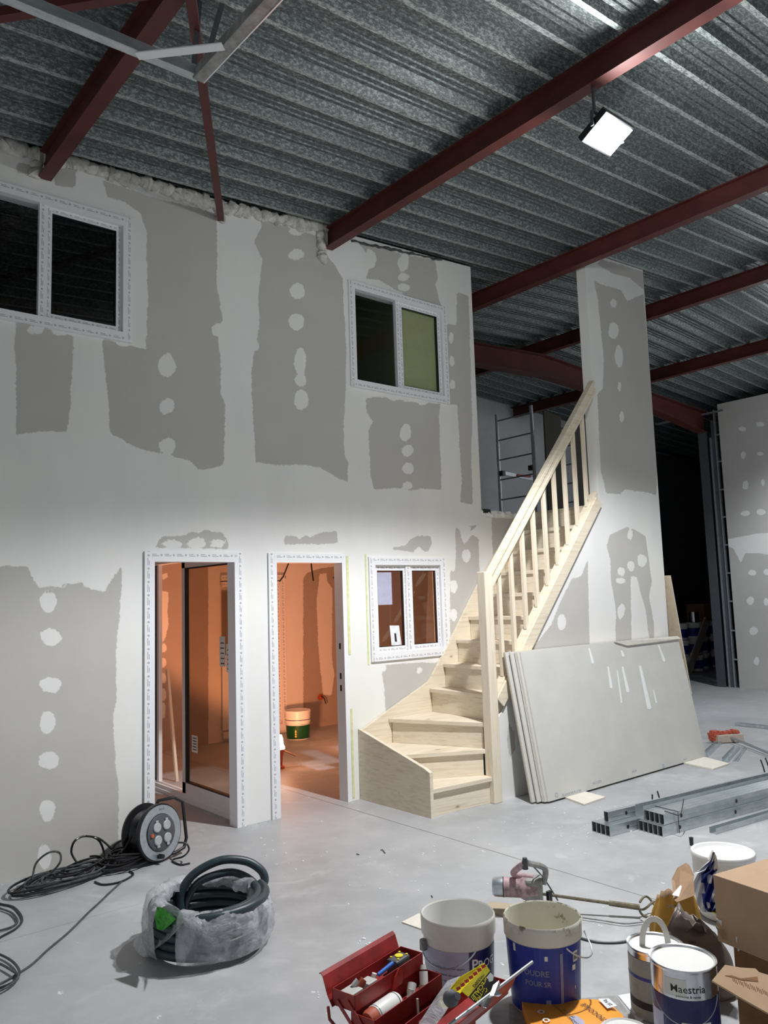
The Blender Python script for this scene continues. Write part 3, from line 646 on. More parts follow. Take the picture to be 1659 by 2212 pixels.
tag(b.build('steel_post', 'dark_grey'), 'dark steel post at the edge of the open bay', 'post')
def flat(p, q, w, t, name, mat, lab, cat, grp=None):
    return tag(MB().bar(p, q, w, t).build(name, mat), lab, cat, grp)
flat((1.62, 3.30, 4.62), (2.935, YW-.02, 4.74), .05, .05, 'diagonal_brace', 'red_primer', 'red diagonal brace running from the left beam down to the partition top', 'brace', 'red diagonal braces')
flat((1.54, 3.30, 4.62), (-.40, 5.45, 4.58), .05, .05, 'diagonal_brace', 'red_primer', 'red diagonal brace at the top left corner of the roof', 'brace', 'red diagonal braces')
# suspended corner of a galvanised ceiling frame
hf = empty('hanging_metal_frame', (1.70, 3.35, 4.2)); tag(hf, 'corner of a galvanised channel frame hanging under the roof at top left', 'metal frame')
def channel(p, q, w, h, t=.003):
    b = MB(); p = np.array(p, float); q = np.array(q, float); d = (q-p)/np.linalg.norm(q-p); s_ = np.cross(d, [0, 0, 1]); s_ /= np.linalg.norm(s_); u_ = np.cross(s_, d)
    b.bar(p-u_*h/2, q-u_*h/2, w, t, u_); b.bar(p-s_*w/2, q-s_*w/2, t, h, u_); b.bar(p+s_*w/2, q+s_*w/2, t, h, u_); return b
K = onZ(428, 160, 4.25); A_ = onZ(30, 0, 4.25); B_ = onZ(580, -5, 4.25)
channel(A_-np.array([.6, 0, 0]), K, .05, .05).build('channel', 'galvanised', hf); channel(B_+(B_-K)*.6, K+np.array([0, 0, -.01]), .055, .05).build('channel', 'tool_grey', hf); MB().bar(B_+(B_-K)*.6+np.array([.030, 0, -.034]), K+np.array([.030, 0, -.034]), .006, .004).build('channel_lip', 'pvc', hf)
C1, C2 = onZ(296, 121, 4.21), onZ(482, 100, 4.21); tag(MB().bar(C1, C2, .05, .006).build('corner_strap', 'pvc', hf), 'white diagonal strap')
for (x1_, y1_, x2_, y2_) in ((418, 150, 432, -5), (440, 150, 485, -10)):
    p_ = onZ(x1_, y1_, 4.3); q_ = onZ(x2_, y2_, 4.9); MB().bar(p_, q_, .028, .003, (0, 1, 0)).build('perforated_hanger', 'dark_grey', hf)
# floodlights
def flood(loc, tilt, lab):
    r = empty('floodlight', loc); tag(r, lab, 'lamp', 'roof floodlights')
    n_ = Vector(tilt).normalized(); x_ = Vector((1, 0, 0)); y_ = n_.cross(x_); c_ = Vector(loc)
    MB().obox(c_-n_*.02, x_*.15, y_*.11, n_*.025).build('housing', 'black_plastic', r, bevel=.004)
    MB().obox(c_+n_*.009, x_*.135, y_*.095, n_*.003).build('led_panel', 'led', r)
    b = MB(); zt_ = deck(loc[0])-.185; hx = -.13 if loc[0] < 5 else -.2
    b.bar(c_-x_*.16, c_-x_*.16+Vector((0, 0, .10)), .006, .02, (0, 1, 0)).bar(c_+x_*.16, c_+x_*.16+Vector((0, 0, .10)), .006, .02, (0, 1, 0)).bar(c_-x_*.16+Vector((0, 0, .10)), c_+x_*.16+Vector((0, 0, .10)), .02, .006)
    b.bar(c_+Vector((hx, 0, .10)), c_+Vector((hx, 0, zt_-loc[2])), .015, .015, (0, 1, 0)); b.build('bracket', 'dark_grey', r); return r
flood(LAMP1, TILT1, 'bright rectangular floodlight hanging under the second roof beam'); flood(LAMP2, (.1, -.35, -.9), 'second floodlight under the farthest roof beam, beyond the right edge')

# ================================================================== staircase
RZ, RX = .21, .18
st = empty('staircase', (5.3, 5.0, 0)); tag(st, 'raw pine quarter-turn staircase climbing right along the partition', 'staircase')
def X_(k): return 5.02+RX*(k-4)
treads = {1: [(4.225, 4.605), (4.94, 4.555), (4.94, 4.60), (4.86, 4.66), (4.225, 5.02)], 2: [(4.225, 4.97), (4.91, 4.575), (4.93, 4.66), (4.55, 5.44), (4.225, 5.44)],
          3: [(4.50, 5.44), (4.84, 4.63), (4.96, 4.63), (5.07, 5.44)], 4: [(4.995, 5.44), (4.94, 4.63), (5.16, 4.63), (5.25, 5.44)], 5: [(5.18, 5.44), (5.12, 4.64), (5.34, 4.64), (5.40, 5.44)]}
for k in range(6, 12): treads[k] = [(X_(k)-.02, 5.44), (X_(k)-.03, 4.64), (X_(k+1)+.02, 4.64), (X_(k+1)+.02, 5.44)]
for k, pl in treads.items():
    MB().prism([(x_, y_, RZ*k-.036) for x_, y_ in pl], (0, 0, .036)).build('tread', 'pine', st, bevel=.004)
rl = {1: ((4.225, 4.64), (4.83, 4.60)), 2: ((4.225, 5.01), (4.84, 4.66)), 3: ((4.545, 5.44), (4.86, 4.66)), 4: ((5.03, 5.44), (4.95, 4.66)), 5: ((5.21, 5.44), (5.14, 4.66))}
for k in range(6, 13): rl[k] = ((X_(k)+.01, 5.44), (X_(k)+.0, 4.66))
for k, (a_, c_) in rl.items():
    p_ = np.array([a_[0], a_[1], RZ*(k-.5)-.018]); q_ = np.array([c_[0], c_[1], RZ*(k-.5)-.018])
    MB().bar(p_, q_, .02, RZ-.038).build('riser', 'pine', st)
MB().prism([(x_, 5.445, z_) for x_, z_ in [(4.225, 0), (4.225, .57), (4.50, .69), (5.0, .90), (5.22, 1.16), (5.69, 1.76), (6.52, 2.70), (6.52, 2.25), (5.1, .62), (4.95, .0)]], (0, .03, 0)).build('wall_stringer', 'pine', st)
MB().prism([(4.19, y_, z_) for y_, z_ in [(4.60, 0), (4.60, .335), (4.66, .36), (5.475, .575), (5.475, 0)]], (.033, 0, 0)).build('start_stringer', 'pine', st)
sz = lambda x_: 1.06+(x_-5.12)*1.146
b = MB(); b.prism([(x_, 4.60, z_) for x_, z_ in [(4.95, sz(4.95)-.26), (4.95, sz(4.95)-.03), (6.53, sz(6.53)-.03), (6.53, sz(6.53)-.30)]], (0, .03, 0)); b.build('outer_stringer', 'pine', st)
MB().bar((4.93, 4.605, sz(4.93)-.02), (6.50, 4.605, sz(6.50)-.02), .075, .03).build('base_rail', 'pine', st, bevel=.003)
MB().bar((4.965, 4.558, sz(4.965)-.10), (6.50, 4.558, sz(6.50)-.10), .02, .10).build('cover_strip', 'pine', st)
MB().prism([(x_, y_, 0) for x_, y_ in [(4.83, 4.54), (4.925, 4.54), (4.925, 4.63), (4.83, 4.63)]], (0, 0, 1.86)).build('newel_post', 'pine_upright', st, bevel=.006)
hz = lambda x_: 1.745+(x_-4.9)*1.17
b = MB().bar((4.92, 4.59, hz(4.92)), (6.56, 4.59, hz(6.56)), .045, .10).bar((4.92, 4.59, hz(4.92)+.055), (6.56, 4.59, hz(6.56)+.055), .065, .035).bar((4.92, 4.59, hz(4.92)-.05), (6.56, 4.59, hz(6.56)-.05), .06, .03)
b.build('handrail', 'pine', st, bevel=.004)
for i in range(9):
    x_ = 5.065+.163*i; MB().box(x_-.018, x_+.018, 4.585, 4.617, sz(x_)-.01, hz(x_)-.07).build('baluster', 'pine_upright', st, bevel=.002)
MB().box(6.49, 6.52, 4.70, 5.475, 2.30, 2.515).build('landing_edge', 'pine', st)
# crumpled vapour barrier on the edge of the low wall
b = MB(); 
for i in range(26):
    x_ = 5.86+.6*i/25; r_ = random.uniform(.02, .04)
    b.lathe([(r_*sin(pi*k/5)*random.uniform(.7, 1.2), -r_*cos(pi*k/5)) for k in range(6)], (x_, YW+.0+random.uniform(-.01, .02), 2.485+random.uniform(-.012, .012)), 7, M=Matrix.Scale(1.7, 3, Vector((1, 0, 0))))
tag(b.build('crumpled_film', 'white_plastic'), 'crumpled pale sheeting along the floor edge behind the stairs', 'sheeting')
tag(MB().box(5.835, 5.93, YW-.03, YW+.05, 2.49, 2.53).build('black_bracket', 'black_plastic'), 'small black bracket at the foot of the upper partition corner', 'bracket')

# ================================================================== loft: scaffold frames, boards
def scaff(x_, y0_, y1_, z1_, name, lab):
    r = empty(name, (x_, (y0_+y1_)/2, 2.5)); tag(r, lab, 'scaffold', 'scaffold frames in the loft')
    for y_ in (y0_, y1_): MB().tube([(x_, y_, 2.5), (x_, y_, z1_)], .025, 10).build('upright', 'scaffold_alu', r)
    z_ = z1_-.10
    while z_ > 2.7: MB().tube([(x_, y0_, z_), (x_, y1_, z_)], .011, 8).build('rung', 'galv_dull', r); z_ -= .29
    return r
s_a = scaff(8.6, 7.05, 7.70, 4.30, 'scaffold_ladder', 'aluminium scaffold frame left, standing tallest behind the stair rail')
for y_, z_ in ((7.10, 3.42), (7.64, 3.42), (7.10, 2.78), (7.64, 2.74)): MB().obox((8.6, y_, z_), (.03, 0, 0), (0, .035, 0), (0, 0, .035)).build('clamp', 'black_plastic', s_a)
s_b = scaff(9.85, 7.05, 7.70, 4.30, 'scaffold_ladder', 'second scaffold frame, further right and half hidden by the handrail')
tag(MB().bar((8.63, 7.68, 3.44), (9.82, 7.68, 3.36), .02, .05).box(8.95, 9.25, 7.655, 7.668, 3.41, 3.44, 1).build('scaffold_brace', ['scaffold_alu', 'tag_red']), 'flat brace with red marking between the two scaffold frames', 'brace')
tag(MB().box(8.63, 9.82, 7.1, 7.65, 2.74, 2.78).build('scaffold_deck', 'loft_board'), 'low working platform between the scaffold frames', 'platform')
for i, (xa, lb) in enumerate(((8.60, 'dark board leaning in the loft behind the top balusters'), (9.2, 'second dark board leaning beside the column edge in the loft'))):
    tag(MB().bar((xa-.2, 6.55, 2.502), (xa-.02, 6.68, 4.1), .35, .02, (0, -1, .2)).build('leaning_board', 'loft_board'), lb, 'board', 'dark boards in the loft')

# ================================================================== plasterboard stack
zs_h = 1.175
def sheet(x0_, x1_, y0_, lean, h_, t_, lab, grp=None, parts=None):
    v0 = np.array([0, lean, math.sqrt(h_**2-lean**2)]); n_ = np.array([0, -v0[2], v0[1]])/h_*t_
    b = MB(); P_ = [np.array([x0_, y0_, 0.0155])+s_ for s_ in (np.zeros(3), np.array([x1_-x0_, 0, 0]), np.array([x1_-x0_, 0, 0])+v0, v0)]
    Q_ = [p_-n_ for p_ in P_]; Nf = [p_+n_*0 for p_ in P_]
    b.add(Nf+Q_, [(0, 1, 2, 3)], 0); b.f.append([4, 7, 6, 5]); b.m.append(2); b.uv.append(None)
    for i in range(4): j = (i+1) % 4; b.f.append([i, j, 4+j, 4+i]); b.m.append(1); b.uv.append(None)
    return b, P_, n_
names = ['front sheet of the leaning plasterboard stack, streaked with filler', 'second plasterboard sheet from the front of the stack', 'third plasterboard sheet from the front of the stack', 'middle plasterboard sheet of the leaning stack', 'third plasterboard sheet from the wall in the stack', 'second plasterboard sheet from the wall in the stack', 'rearmost plasterboard sheet, nearest the stair wall']
offx = [5.13, 5.105, 5.10, 5.06, 5.075, 5.03, 5.035]
for i in range(7):
    b, P_, n_ = sheet(offx[i], offx[i]+2.44, 4.24+.0148*i+(.006 if i > 2 else 0), .215, 1.19, .0125, names[i])
    # n_ points towards the camera side: front face is P_ shifted by +n
    sh = b.build('plasterboard_sheet', ['board_face', 'board_edge', 'board_face']); tag(sh, names[i], 'plasterboard', 'leaning plasterboard sheets')
    if i == 0:
        org = P_[0]; ux = np.array([1, 0, 0]); uz = (P_[3]-P_[0])/1.19; nn_ = np.cross(ux, uz); nn_ = nn_ if nn_[1] < 0 else -nn_
        def onS(px, py):
            d = ray(px, py); t_ = ((org-O)@nn_)/(d@nn_); return O+d*t_
        for (xa, ya, xb, yb, w_) in ((1272, 1400, 1280, 1435, 5), (1313, 1440, 1320, 1488, 5), (1333, 1448, 1342, 1520, 3), (1344, 1440, 1356, 1497, 6), (1382, 1438, 1402, 1533, 8), (1411, 1490, 1417, 1520, 3), (1422, 1393, 1434, 1430, 5), (1342, 1405, 1346, 1420, 5)):
            q_ = [onS(xa-w_*.3, ya), onS(xa+w_*.3, ya), onS(xb+w_*.6, yb-4), onS(xb+w_*.2, yb), onS(xb-w_*.5, yb-2)]
            MB().prism([p_+nn_*.0015 for p_ in q_], nn_*.001).build('filler_streak', 'compound', sh)
        b2 = MB()
        for k_, s_ in enumerate(['BA13 STD', 'NF 08', 'PLAQUE DE PLATRE', 'BA13']):
            px = (1290, 1370, 1235, 1480)[k_]; py = (1690, 1666, 1713, 1640)[k_]
            c_ = onS(px, py); MB().text(s_, .028, lambda u_, v_: c_+ux*u_+uz*v_+nn_*.0016, 0).build('printed_stamp', 'stamp_ink', sh)
        for px, py in ():
            c_ = onS(px, py); b2.add([c_+ux*r_*cos(a_)+uz*r_*sin(a_)+nn_*.0016 for r_ in (.018, .012) for a_ in np.arange(16)*pi/8], [(k_, (k_+1) % 16, 16+(k_+1) % 16, 16+k_) for k_ in range(16)])
        for px, py in ((1202, 1717), (1433, 1655)):
            c_ = onS(px, py); MB().add([c_+ux*r_*cos(a_)+uz*r_*sin(a_)+nn_*.0016 for r_ in (.018, .012) for a_ in np.arange(16)*pi/8], [(k_, (k_+1) % 16, 16+(k_+1) % 16, 16+k_) for k_ in range(16)]).build('printed_ring', 'stamp_ink', sh)
# torn flap on the stack and the tall sheet at its end
Pf = [onY(x_, y_, 4.46) for x_, y_ in ((1325, 1390), (1345, 1387), (1460, 1377), (1466, 1383), (1420, 1391), (1350, 1398))]
Pf = [np.array([p_[0], p_[1]-.01*(i % 2), p_[2]+.012]) for i, p_ in enumerate(Pf)]
tag(MB().prism(Pf, (0, -.02, .004)).build('board_offcut', 'board_edge'), 'torn plasterboard strip lying along the stack top edge', 'offcut')
b = MB(); ptx = lambda z_: 7.635+(1.82-z_)*.20
b.prism([(ptx(z_), y_, z_) for y_, z_ in ((4.53, 1.81), (5.4, 1.81), (5.4, .004), (4.80, .004), (4.80, .57), (4.53, .57))], (.013, 0, .003), 0, 1)
tag(b.build('plasterboard_sheet', ['board_back', 'board_edge']), 'taller sheet leaning against the column end, brown back showing', 'plasterboard', 'leaning plasterboard sheets')
for i, (pts, lb) in enumerate((([(1195, 1716), (1240, 1706), (1308, 1725), (1262, 1741)], 'square plasterboard offcut on the floor left, under the stack front'), ([(1465, 1648), (1515, 1636), (1576, 1652), (1541, 1664)], 'plasterboard offcut on the floor at the right end of the stack'))):
    tag(MB().prism([onZ(x_, y_)+np.array([0, 0, .001]) for x_, y_ in pts], (0, 0, .013)).build('board_offcut', 'board_edge'), lb, 'offcut', 'plasterboard offcuts')

# ================================================================== steel studs
def stud_mesh(L, w=.04, h=.068, t=.0022, holes=True):
    b = MB()     # box tube along +x; black core and discs paint shade of hollow and holes
    b.box(0, L, -w/2, w/2, h-t, h).box(0, L, -w/2, -w/2+t, 0, h-t).box(0, L, w/2-t, w/2, 0, h-t).box(0, L, -w/2+t, -w/2+.012, 0, t).box(0, L, w/2-.012, w/2-t, 0, t)
    b.box(.03, L, -w/2+t*1.5, w/2-t*1.5, t*2, h-2*t, 1)
    b.box(0, L, -w/2-.0012, -w/2, h*.46, h*.54)
    if holes:
        for x_ in np.arange(.18, L, .62):
            c_ = np.array([x_, -w/2-.0016, h*.5]); b.add([c_+np.array([.012*cos(a_), 0, .014*sin(a_)]) for a_ in np.arange(12)*pi/6], [tuple(range(12))], 1)
    return b
base = stud_mesh(3.4).build('metal_stud', ['galvanised', 'black_plastic'], origin=(0, 0, 0))
a1 = math.atan2(2.98-3.14, 6.15-4.97); rows = ['left', 'second', 'middle', 'fourth', 'right']
first = True
def put(o, x_, y_, z_, a_, lab, grp):
    o.location = (x_, y_, z_); o.rotation_euler = (0, 0, a_); tag(o, lab, 'metal stud', grp)
def placed(x_, y_, z_, a_, lab, grp):
    global first
    if first: o = base; first = False
    else: o = base.copy(); COL.objects.link(o)
    put(o, x_, y_, z_, a_, lab, grp); return o
for i in range(5):
    placed(4.965+.0062*i*1-.0, 3.155+.041*i, .0015, a1, ['nearest', 'second', 'middle', 'fourth', 'farthest'][i]+' stud in the bottom row of the big strapped bundle', 'big strapped stud bundle')
for i in range(4):
    placed(5.0+.0062*i, 3.160+.041*i, .0715, a1, ['nearest', 'second', 'third', 'farthest'][i]+' stud in the top row of the big strapped bundle', 'big strapped stud bundle')
for i in range(4):
    placed(4.73+.0062*i, 3.41+.041*i, .0015, a1, ['nearest', 'second', 'third', 'farthest'][i]+' stud in the bottom row of the small bundle at left', 'small stud bundle')
placed(4.80, 3.465, .0715, a1, 'single stud lying on top of the small bundle at left', 'small stud bundle')
dv = np.array([cos(a1), sin(a1), 0]); nv = np.array([-sin(a1), cos(a1), 0])
p0 = np.array([5.02, 3.342, .117])
tag(channel(p0, p0+dv*3.3, .07, .09).build('metal_track', 'galvanised'), 'wide galvanised track lying along the top back of the big stud bundle', 'metal track')
p0 = onZ(1540, 1801); tag(channel(p0+np.array([0, 0, .02]), p0+np.array([0, 0, .02])+np.array([.992, -.12, 0])*3, .05, .038).build('metal_track', 'galvanised'), 'single galvanised track on the floor behind the lidded white bucket', 'metal track')
b = MB(); o1 = np.array([5.19, 3.145, 0])
def loop(x_, yn, yf, zt, r_=.003):
    A0 = np.array([4.965, 3.155, 0])-nv*.024+dv*x_; return MB().tube([A0+nv*yn+np.array([0, 0, .0045]), A0+nv*yn+np.array([0, 0, zt]), A0+nv*yf+np.array([0, 0, zt]), A0+nv*yf+np.array([0, 0, .0045])], r_, 6)
tag(loop(.16, -.004, .18, .144).build('tie_wire', 'black_plastic'), 'black tie wire wrapped round the big bundle near its end', 'wire', 'black tie wires')
for (x1_, y1_, x2_, y2_, lb) in ((1408, 1742, 1409, 1716, 'left black wire end sticking up behind the bundles'), (1427, 1738, 1420, 1709, 'bent black wire end sticking up behind the bundles'), (1418, 1740, 1418, 1733, 'short black wire stub behind the bundles'), (1652, 1668, 1643, 1641, 'black wire end near the right edge of the frame'), (1662, 1662, 1653, 1637, 'rightmost black wire end by the frame edge')):
    p_ = onZ(x1_, y1_, .0); d_ = ray(x2_, y2_); t_ = np.linalg.norm((p_-O)[:2])/np.linalg.norm(d_[:2]); q_ = O+d_*t_
    tag(MB().tube([p_, (p_+q_)/2+np.array([.004, 0, 0]), q_], .006, 6).build('wire_end', 'black_plastic'), lb, 'wire', 'upright wire ends')
p_ = onZ(1473, 1754, .15); tag(MB().tube([onZ(1436, 1752, .147), onZ(1466, 1762, .147), onZ(1472, 1755, .15), onZ(1477, 1726, .20)], .0035, 6).build('tie_wire', 'black_plastic'), 'twisted black tie wire standing up from the bundle top', 'wire', 'black tie wires')
# short offcuts by the broom
for i, (xa, ya, xb, yb, w_, lb) in enumerate(((1524, 1636, 1553, 1608, .05, 'short stud offcut against the stack right end'), (1566, 1648, 1593, 1619, .05, 'short stud offcut with dark open end below the broom'), (1585, 1645, 1608, 1616, .02, 'thin metal strip between the offcut and broom handle'), (1592, 1645, 1612, 1616, .02, 'thin metal strip right of the short offcuts'))):
    p_, q_ = onZ(xa, ya), onZ(xb, yb); h_ = .045 if w_ > .03 else .008
    b = channel(p_+np.array([0, 0, h_/2]), q_+np.array([0, 0, h_/2]), w_, h_) if w_ > .03 else MB().bar(p_+np.array([0, 0, .005]), q_+np.array([0, 0, .005]), w_, .006)
    tag(b.build('metal_offcut', 'galvanised'), lb, 'metal offcut', 'metal offcuts')
p_ = onZ(1590, 1567); tag(channel(p_+np.array([0, 0, .02]), onZ(1800, 1590)+np.array([0, 0, .02]), .05, .035).build('metal_track', 'galvanised'), 'long thin track lying far back at the right edge', 'metal track')
# broom
br = empty('broom', tuple(onZ(1570, 1602))); tag(br, 'broom lying on the floor with orange-red bristles and pale wooden head', 'broom')
c_ = onZ(1577, 1604); hx_ = onZ(1600, 1603)-onZ(1550, 1606); hx_ /= np.linalg.norm(hx_); hy_ = np.cross([0, 0, 1], hx_)
MB().obox(c_+np.array([0, 0, .045]), hx_*.15, hy_*.03, np.array([0, 0, .04])).build('head', 'wood_grey', br, bevel=.006)
b = MB()
for i in range(150):
    q_ = c_+hx_*random.uniform(-.18, .12)+hy_*random.uniform(.035, .09)+np.array([0, 0, random.uniform(.02, .11)]); b.obox(q_, hx_*.014, hy_*.03, np.array([0, 0, .013]))
b.build('bristles', 'orange_bristle', br); MB().tube([c_+np.array([0, 0, .06]), onZ(1740, 1664)+np.array([0, 0, .02])], .014, 10).build('handle', 'galv_dull', br)

# ================================================================== stud frame at the far wall end
sf = empty('stud_frame', (XR+.05, 6.8, 0)); tag(sf, 'open galvanised stud framework with noggings at the far wall end', 'stud frame')
MB().box(XR, XR+.04, 6.86, 6.89, 0, 4.30).build('upright', 'galv_dull', sf); MB().box(XR, XR+.05, 6.765, 6.79, 0, 4.78).build('upright', 'galv_dull', sf)
MB().box(XR+.02, XR+.03, 6.79, 6.86, 0, 4.6).build('web', 'dark_grey', sf); MB().box(XR+.30, XR+.33, 6.70, 6.76, 0, 4.4).build('upright', 'dark_grey', sf)
for i in range(9):
    z_ = onX(1570, (935, 994, 1056, 1116, 1177, 1238, 1299, 1362, 1424)[i], XR)[2]; MB().box(XR, XR+.05, 6.695, 6.765, z_-.012, z_+.012).build('nogging', 'galv_dull', sf)
MB().box(XR-.02, XR+.05, 6.6, 7.9, 4.72, 4.75).build('head_track', 'galv_dull', sf)
# dark bay: stacked buckets, box, plank
def quick_bucket(r, h, mats_):
    b = MB(); b.lathe([(0, 0), (r*.86, 0), (r*.97, h*.78), (r*1.06, h*.78), (r*1.08, h*.93), (r*1.08, h), (r*.9, h), (r*.88, h-.01), (0, h-.01)], (0, 0, 0), 24); return b
cols = [(14.95, 8.75, 3), (15.55, 8.80, 3), (16.05, 8.95, 3), (16.55, 8.80, 3)]
proto = None; nm = ['left', 'second', 'third', 'right']; lv = ['bottom', 'middle', 'top']
for ci, (x_, y_, n_) in enumerate(cols):
    for k in range(n_):
        if proto is None:
            proto = empty('paint_bucket'); quick_bucket(.17, .325, 0).build('pail', 'white_plastic', proto, smooth=True)
            MB().lathe([(.155, .05), (.163, .22)], (0, 0, 0), 24).build('label_band', 'blue_label', proto); o = proto
        else: o = dup(proto)
        o.location = (x_, y_, .33*k+.002); tag(o, f'{lv[k]} white bucket of the {nm[ci]} stack in the dark bay', 'bucket', 'stacked buckets in the dark bay')
tag(MB().lathe([(0, 0), (.10, 0), (.10, .20), (.105, .20), (.105, .21), (0, .21)], (15.6, 8.78, .994), 24).build('steel_can', 'steel_can', smooth=True), 'shiny small can on the second bucket stack in the dark bay', 'can')
tag(MB().box(15.98, 16.6, 8.75, 9.15, .995, 1.36).build('cardboard_box', 'cardboard_dark'), 'brown cardboard box on top of the dark bay bucket stacks', 'box')
tag(MB().bar((14.6, 8.45, .01), (15.75, 8.58, 1.02), .20, .03, (0, -1, 0)).build('leaning_plank', 'wood_grey'), 'wide plank leaning against the buckets in the dark bay', 'plank')
# ================================================================== cable reel, cables, hose coil
rc = onY(338, 1822, 5.12); rc[2] = .185
reel = empty('cable_reel', (rc[0], rc[1], 0)); tag(reel, 'black cable reel with grey face ring and four socket flaps by the left wall', 'cable reel')
ax = Vector((.30, -.95, .10)).normalized(); sx = Vector((0, 0, 1)).cross(ax).normalized(); sy = ax.cross(sx); RM = Matrix((sx, sy, ax)).transposed()
rc = rc+np.array([.03, .02, 0])
def rl_(prof, mt, name, par, seg=44, lab=None, sm=True):
    o = MB().lathe(prof, rc, seg, M=RM).build(name, mt, par, smooth=sm); 
    if lab: tag(o, lab)
    return o
rl_([(0, -.02), (.178, -.02), (.182, -.012), (.182, .0), (.178, .008), (.172, .008), (0, .008)], 'black_plastic', 'front_disc', reel)
rl_([(.118, .0095), (.170, .0095), (.170, .012), (.118, .012), (.118, .0095)], 'galv_dull', 'face_ring', reel, lab='grey face ring')
rl_([(0, .009), (.114, .009), (.114, .020), (.105, .024), (0, .024)], 'dark_grey', 'socket_plate', reel)
rl_([(0, -.16), (.178, -.16), (.182, -.152), (.182, -.14), (.0, -.14)], 'black_plastic', 'rear_disc', reel)
rl_([(.11, -.145)]+[(.135+.006*(k % 2), -.14+.12*k/20) for k in range(21)]+[(.11, -.02)], 'black_plastic', 'wound_cable', reel)
for ix in (-1, 1):
    for iy in (-1, 1):
        cc = Vector(rc)+sx*(.040*ix)+sy*(.040*iy)+ax*.025; b = MB(); b.lathe([(0, 0), (.031, 0), (.031, .006), (.026, .010), (0, .010)], cc, 20, M=RM)
        b.obox(cc+sy*(.034*iy)+ax*.004, sx*.010, sy*.010, ax*.004); b.build('socket_flap', 'socket_grey', reel, smooth=True)
cc = Vector(rc)+sx*-.085+sy*.0+ax*.022; MB().lathe([(0, 0), (.012, 0), (.012, .012), (0, .012)], cc, 14, M=RM).build('reset_button', 'terracotta', reel)
cc = Vector(rc)+sx*-.03+sy*-.14+ax*.01; MB().lathe([(0, 0), (.016, 0), (.014, .045), (0, .045)], cc, 14, M=RM).build('winding_knob', 'black_plastic', reel)
b = MB().text('3x1,5', .022, lambda u_, v_: Vector(rc)+sx*(u_+.02)+sy*(v_+.144)+ax*.0125)
b.build('printed_text', 'black_ink', reel)
hb_ = Vector(rc); pts = [hb_+ax*-.08+sy*.10, hb_+sx*.05+sy*.19-ax*.05, hb_+sx*.14+sy*.19, hb_+sx*.215+sy*.145, hb_+sx*.225+sy*-.09, hb_+sx*.20+sy*-.145, hb_+sx*.12+sy*-.16, hb_+sx*-.05+sy*-.165-ax*.05]
MB().tube(pts, .0115, 10).build('handle_frame', 'black_plastic', reel, smooth=True)
def smoothpts(P, n=10, closed=False):
    P = [np.array(p, float) for p in P]; out = []; N = len(P)
    for i in range(N if closed else N-1):
        p0, p1, p2, p3 = P[(i-1) % N] if (closed or i) else P[0], P[i], P[(i+1) % N], (P[(i+2) % N] if (closed or i+2 < N) else P[-1])
        for k in range(n):
            t_ = k/n; out.append(.5*((2*p1)+(-p0+p2)*t_+(2*p0-5*p1+4*p2-p3)*t_*t_+(-p0+3*p1-3*p2+p3)*t_**3))
    if not closed: out.append(P[-1])
    return out
def fl_(pts, z=.006): return [onZ(x_, y_, z if not hasattr(z, '__len__') else z[i]) for i, (x_, y_) in enumerate(pts)]
# tangled extension cable beside the reel: one cord in many loops, some standing against the wall
tc = empty('extension_cable', (1.75, 5.15, 0)); tag(tc, 'tangled black and grey extension cable heaped left of the reel', 'cable')
def coil(cx, cy, r1, r2, ang, turns, z0, wob, r, mat, name):
    P_ = []; nT = int(turns*26); ph = random.random()*6
    for i in range(nT):
        a_ = 2*pi*i/26; k1 = 1+wob*sin(a_*.37+ph)+wob*.6*sin(a_*1.7+ph*2); x_, y_ = r1*k1*cos(a_), r2*k1*sin(a_)
        P_.append([cx+x_*cos(ang)-y_*sin(ang)+.02*sin(i*.05), min(YW-.03, cy+x_*sin(ang)+y_*cos(ang)), z0+.005+.035*i/nT+.012*abs(sin(a_*1.5+ph))])
    MB().tube(P_, r, 6).build(name, mat, tc, smooth=True)
coil(1.66, 5.20, .27, .13, .25, 5.2, .0, .16, .0068, 'black_plastic', 'cord')
coil(1.70, 5.18, .22, .11, .2, 4.5, .01, .2, .0062, 'grey_cable', 'cord')
coil(1.82, 5.26, .20, .09, .3, 4.2, .015, .22, .0062, 'black_plastic', 'cord')
coil(2.06, 5.22, .15, .10, .1, 7, .01, .25, .0066, 'black_plastic', 'cord')
coil(2.08, 5.20, .10, .08, .1, 7, .05, .3, .006, 'black_plastic', 'cord')
def wl_(pts, Y=5.33): return [onY(x_, y_, Y+.02*(i % 2)) for i, (x_, y_) in enumerate(pts)]
MB().tube(smoothpts(wl_([(70, 1900), (78, 1865), (105, 1842), (128, 1842), (130, 1862), (110, 1885), (85, 1900), (72, 1915)], 5.22)), .0065, 6).build('cord', 'grey_cable', tc, smooth=True)
MB().tube(smoothpts(wl_([(165, 1862), (154, 1840), (162, 1816), (185, 1806), (212, 1814), (224, 1840), (222, 1862)], 5.32)), .0072, 6).build('cord', 'black_plastic', tc, smooth=True)
MB().tube(smoothpts(wl_([(185, 1806), (215, 1812), (245, 1838), (262, 1862)], 5.31)), .0066, 6).build('cord', 'black_plastic', tc, smooth=True)
MB().tube(smoothpts([Vector(rc)+ax*-.08+sy*.13-sx*.05, onY(280, 1815, 5.2), onY(262, 1845, 5.2), onY(250, 1870, 5.15)]), .007, 6).build('cord', 'black_plastic', tc, smooth=True)
MB().tube(smoothpts(wl_([(240, 1850), (248, 1825), (268, 1815), (290, 1818)], 5.3)), .0065, 6).build('cord', 'black_plastic', tc, smooth=True)
MB().tube(smoothpts(fl_([(205, 1905), (225, 1911), (260, 1905), (287, 1890), (280, 1882)])), .0065, 6).build('cord', 'black_plastic', tc, smooth=True)
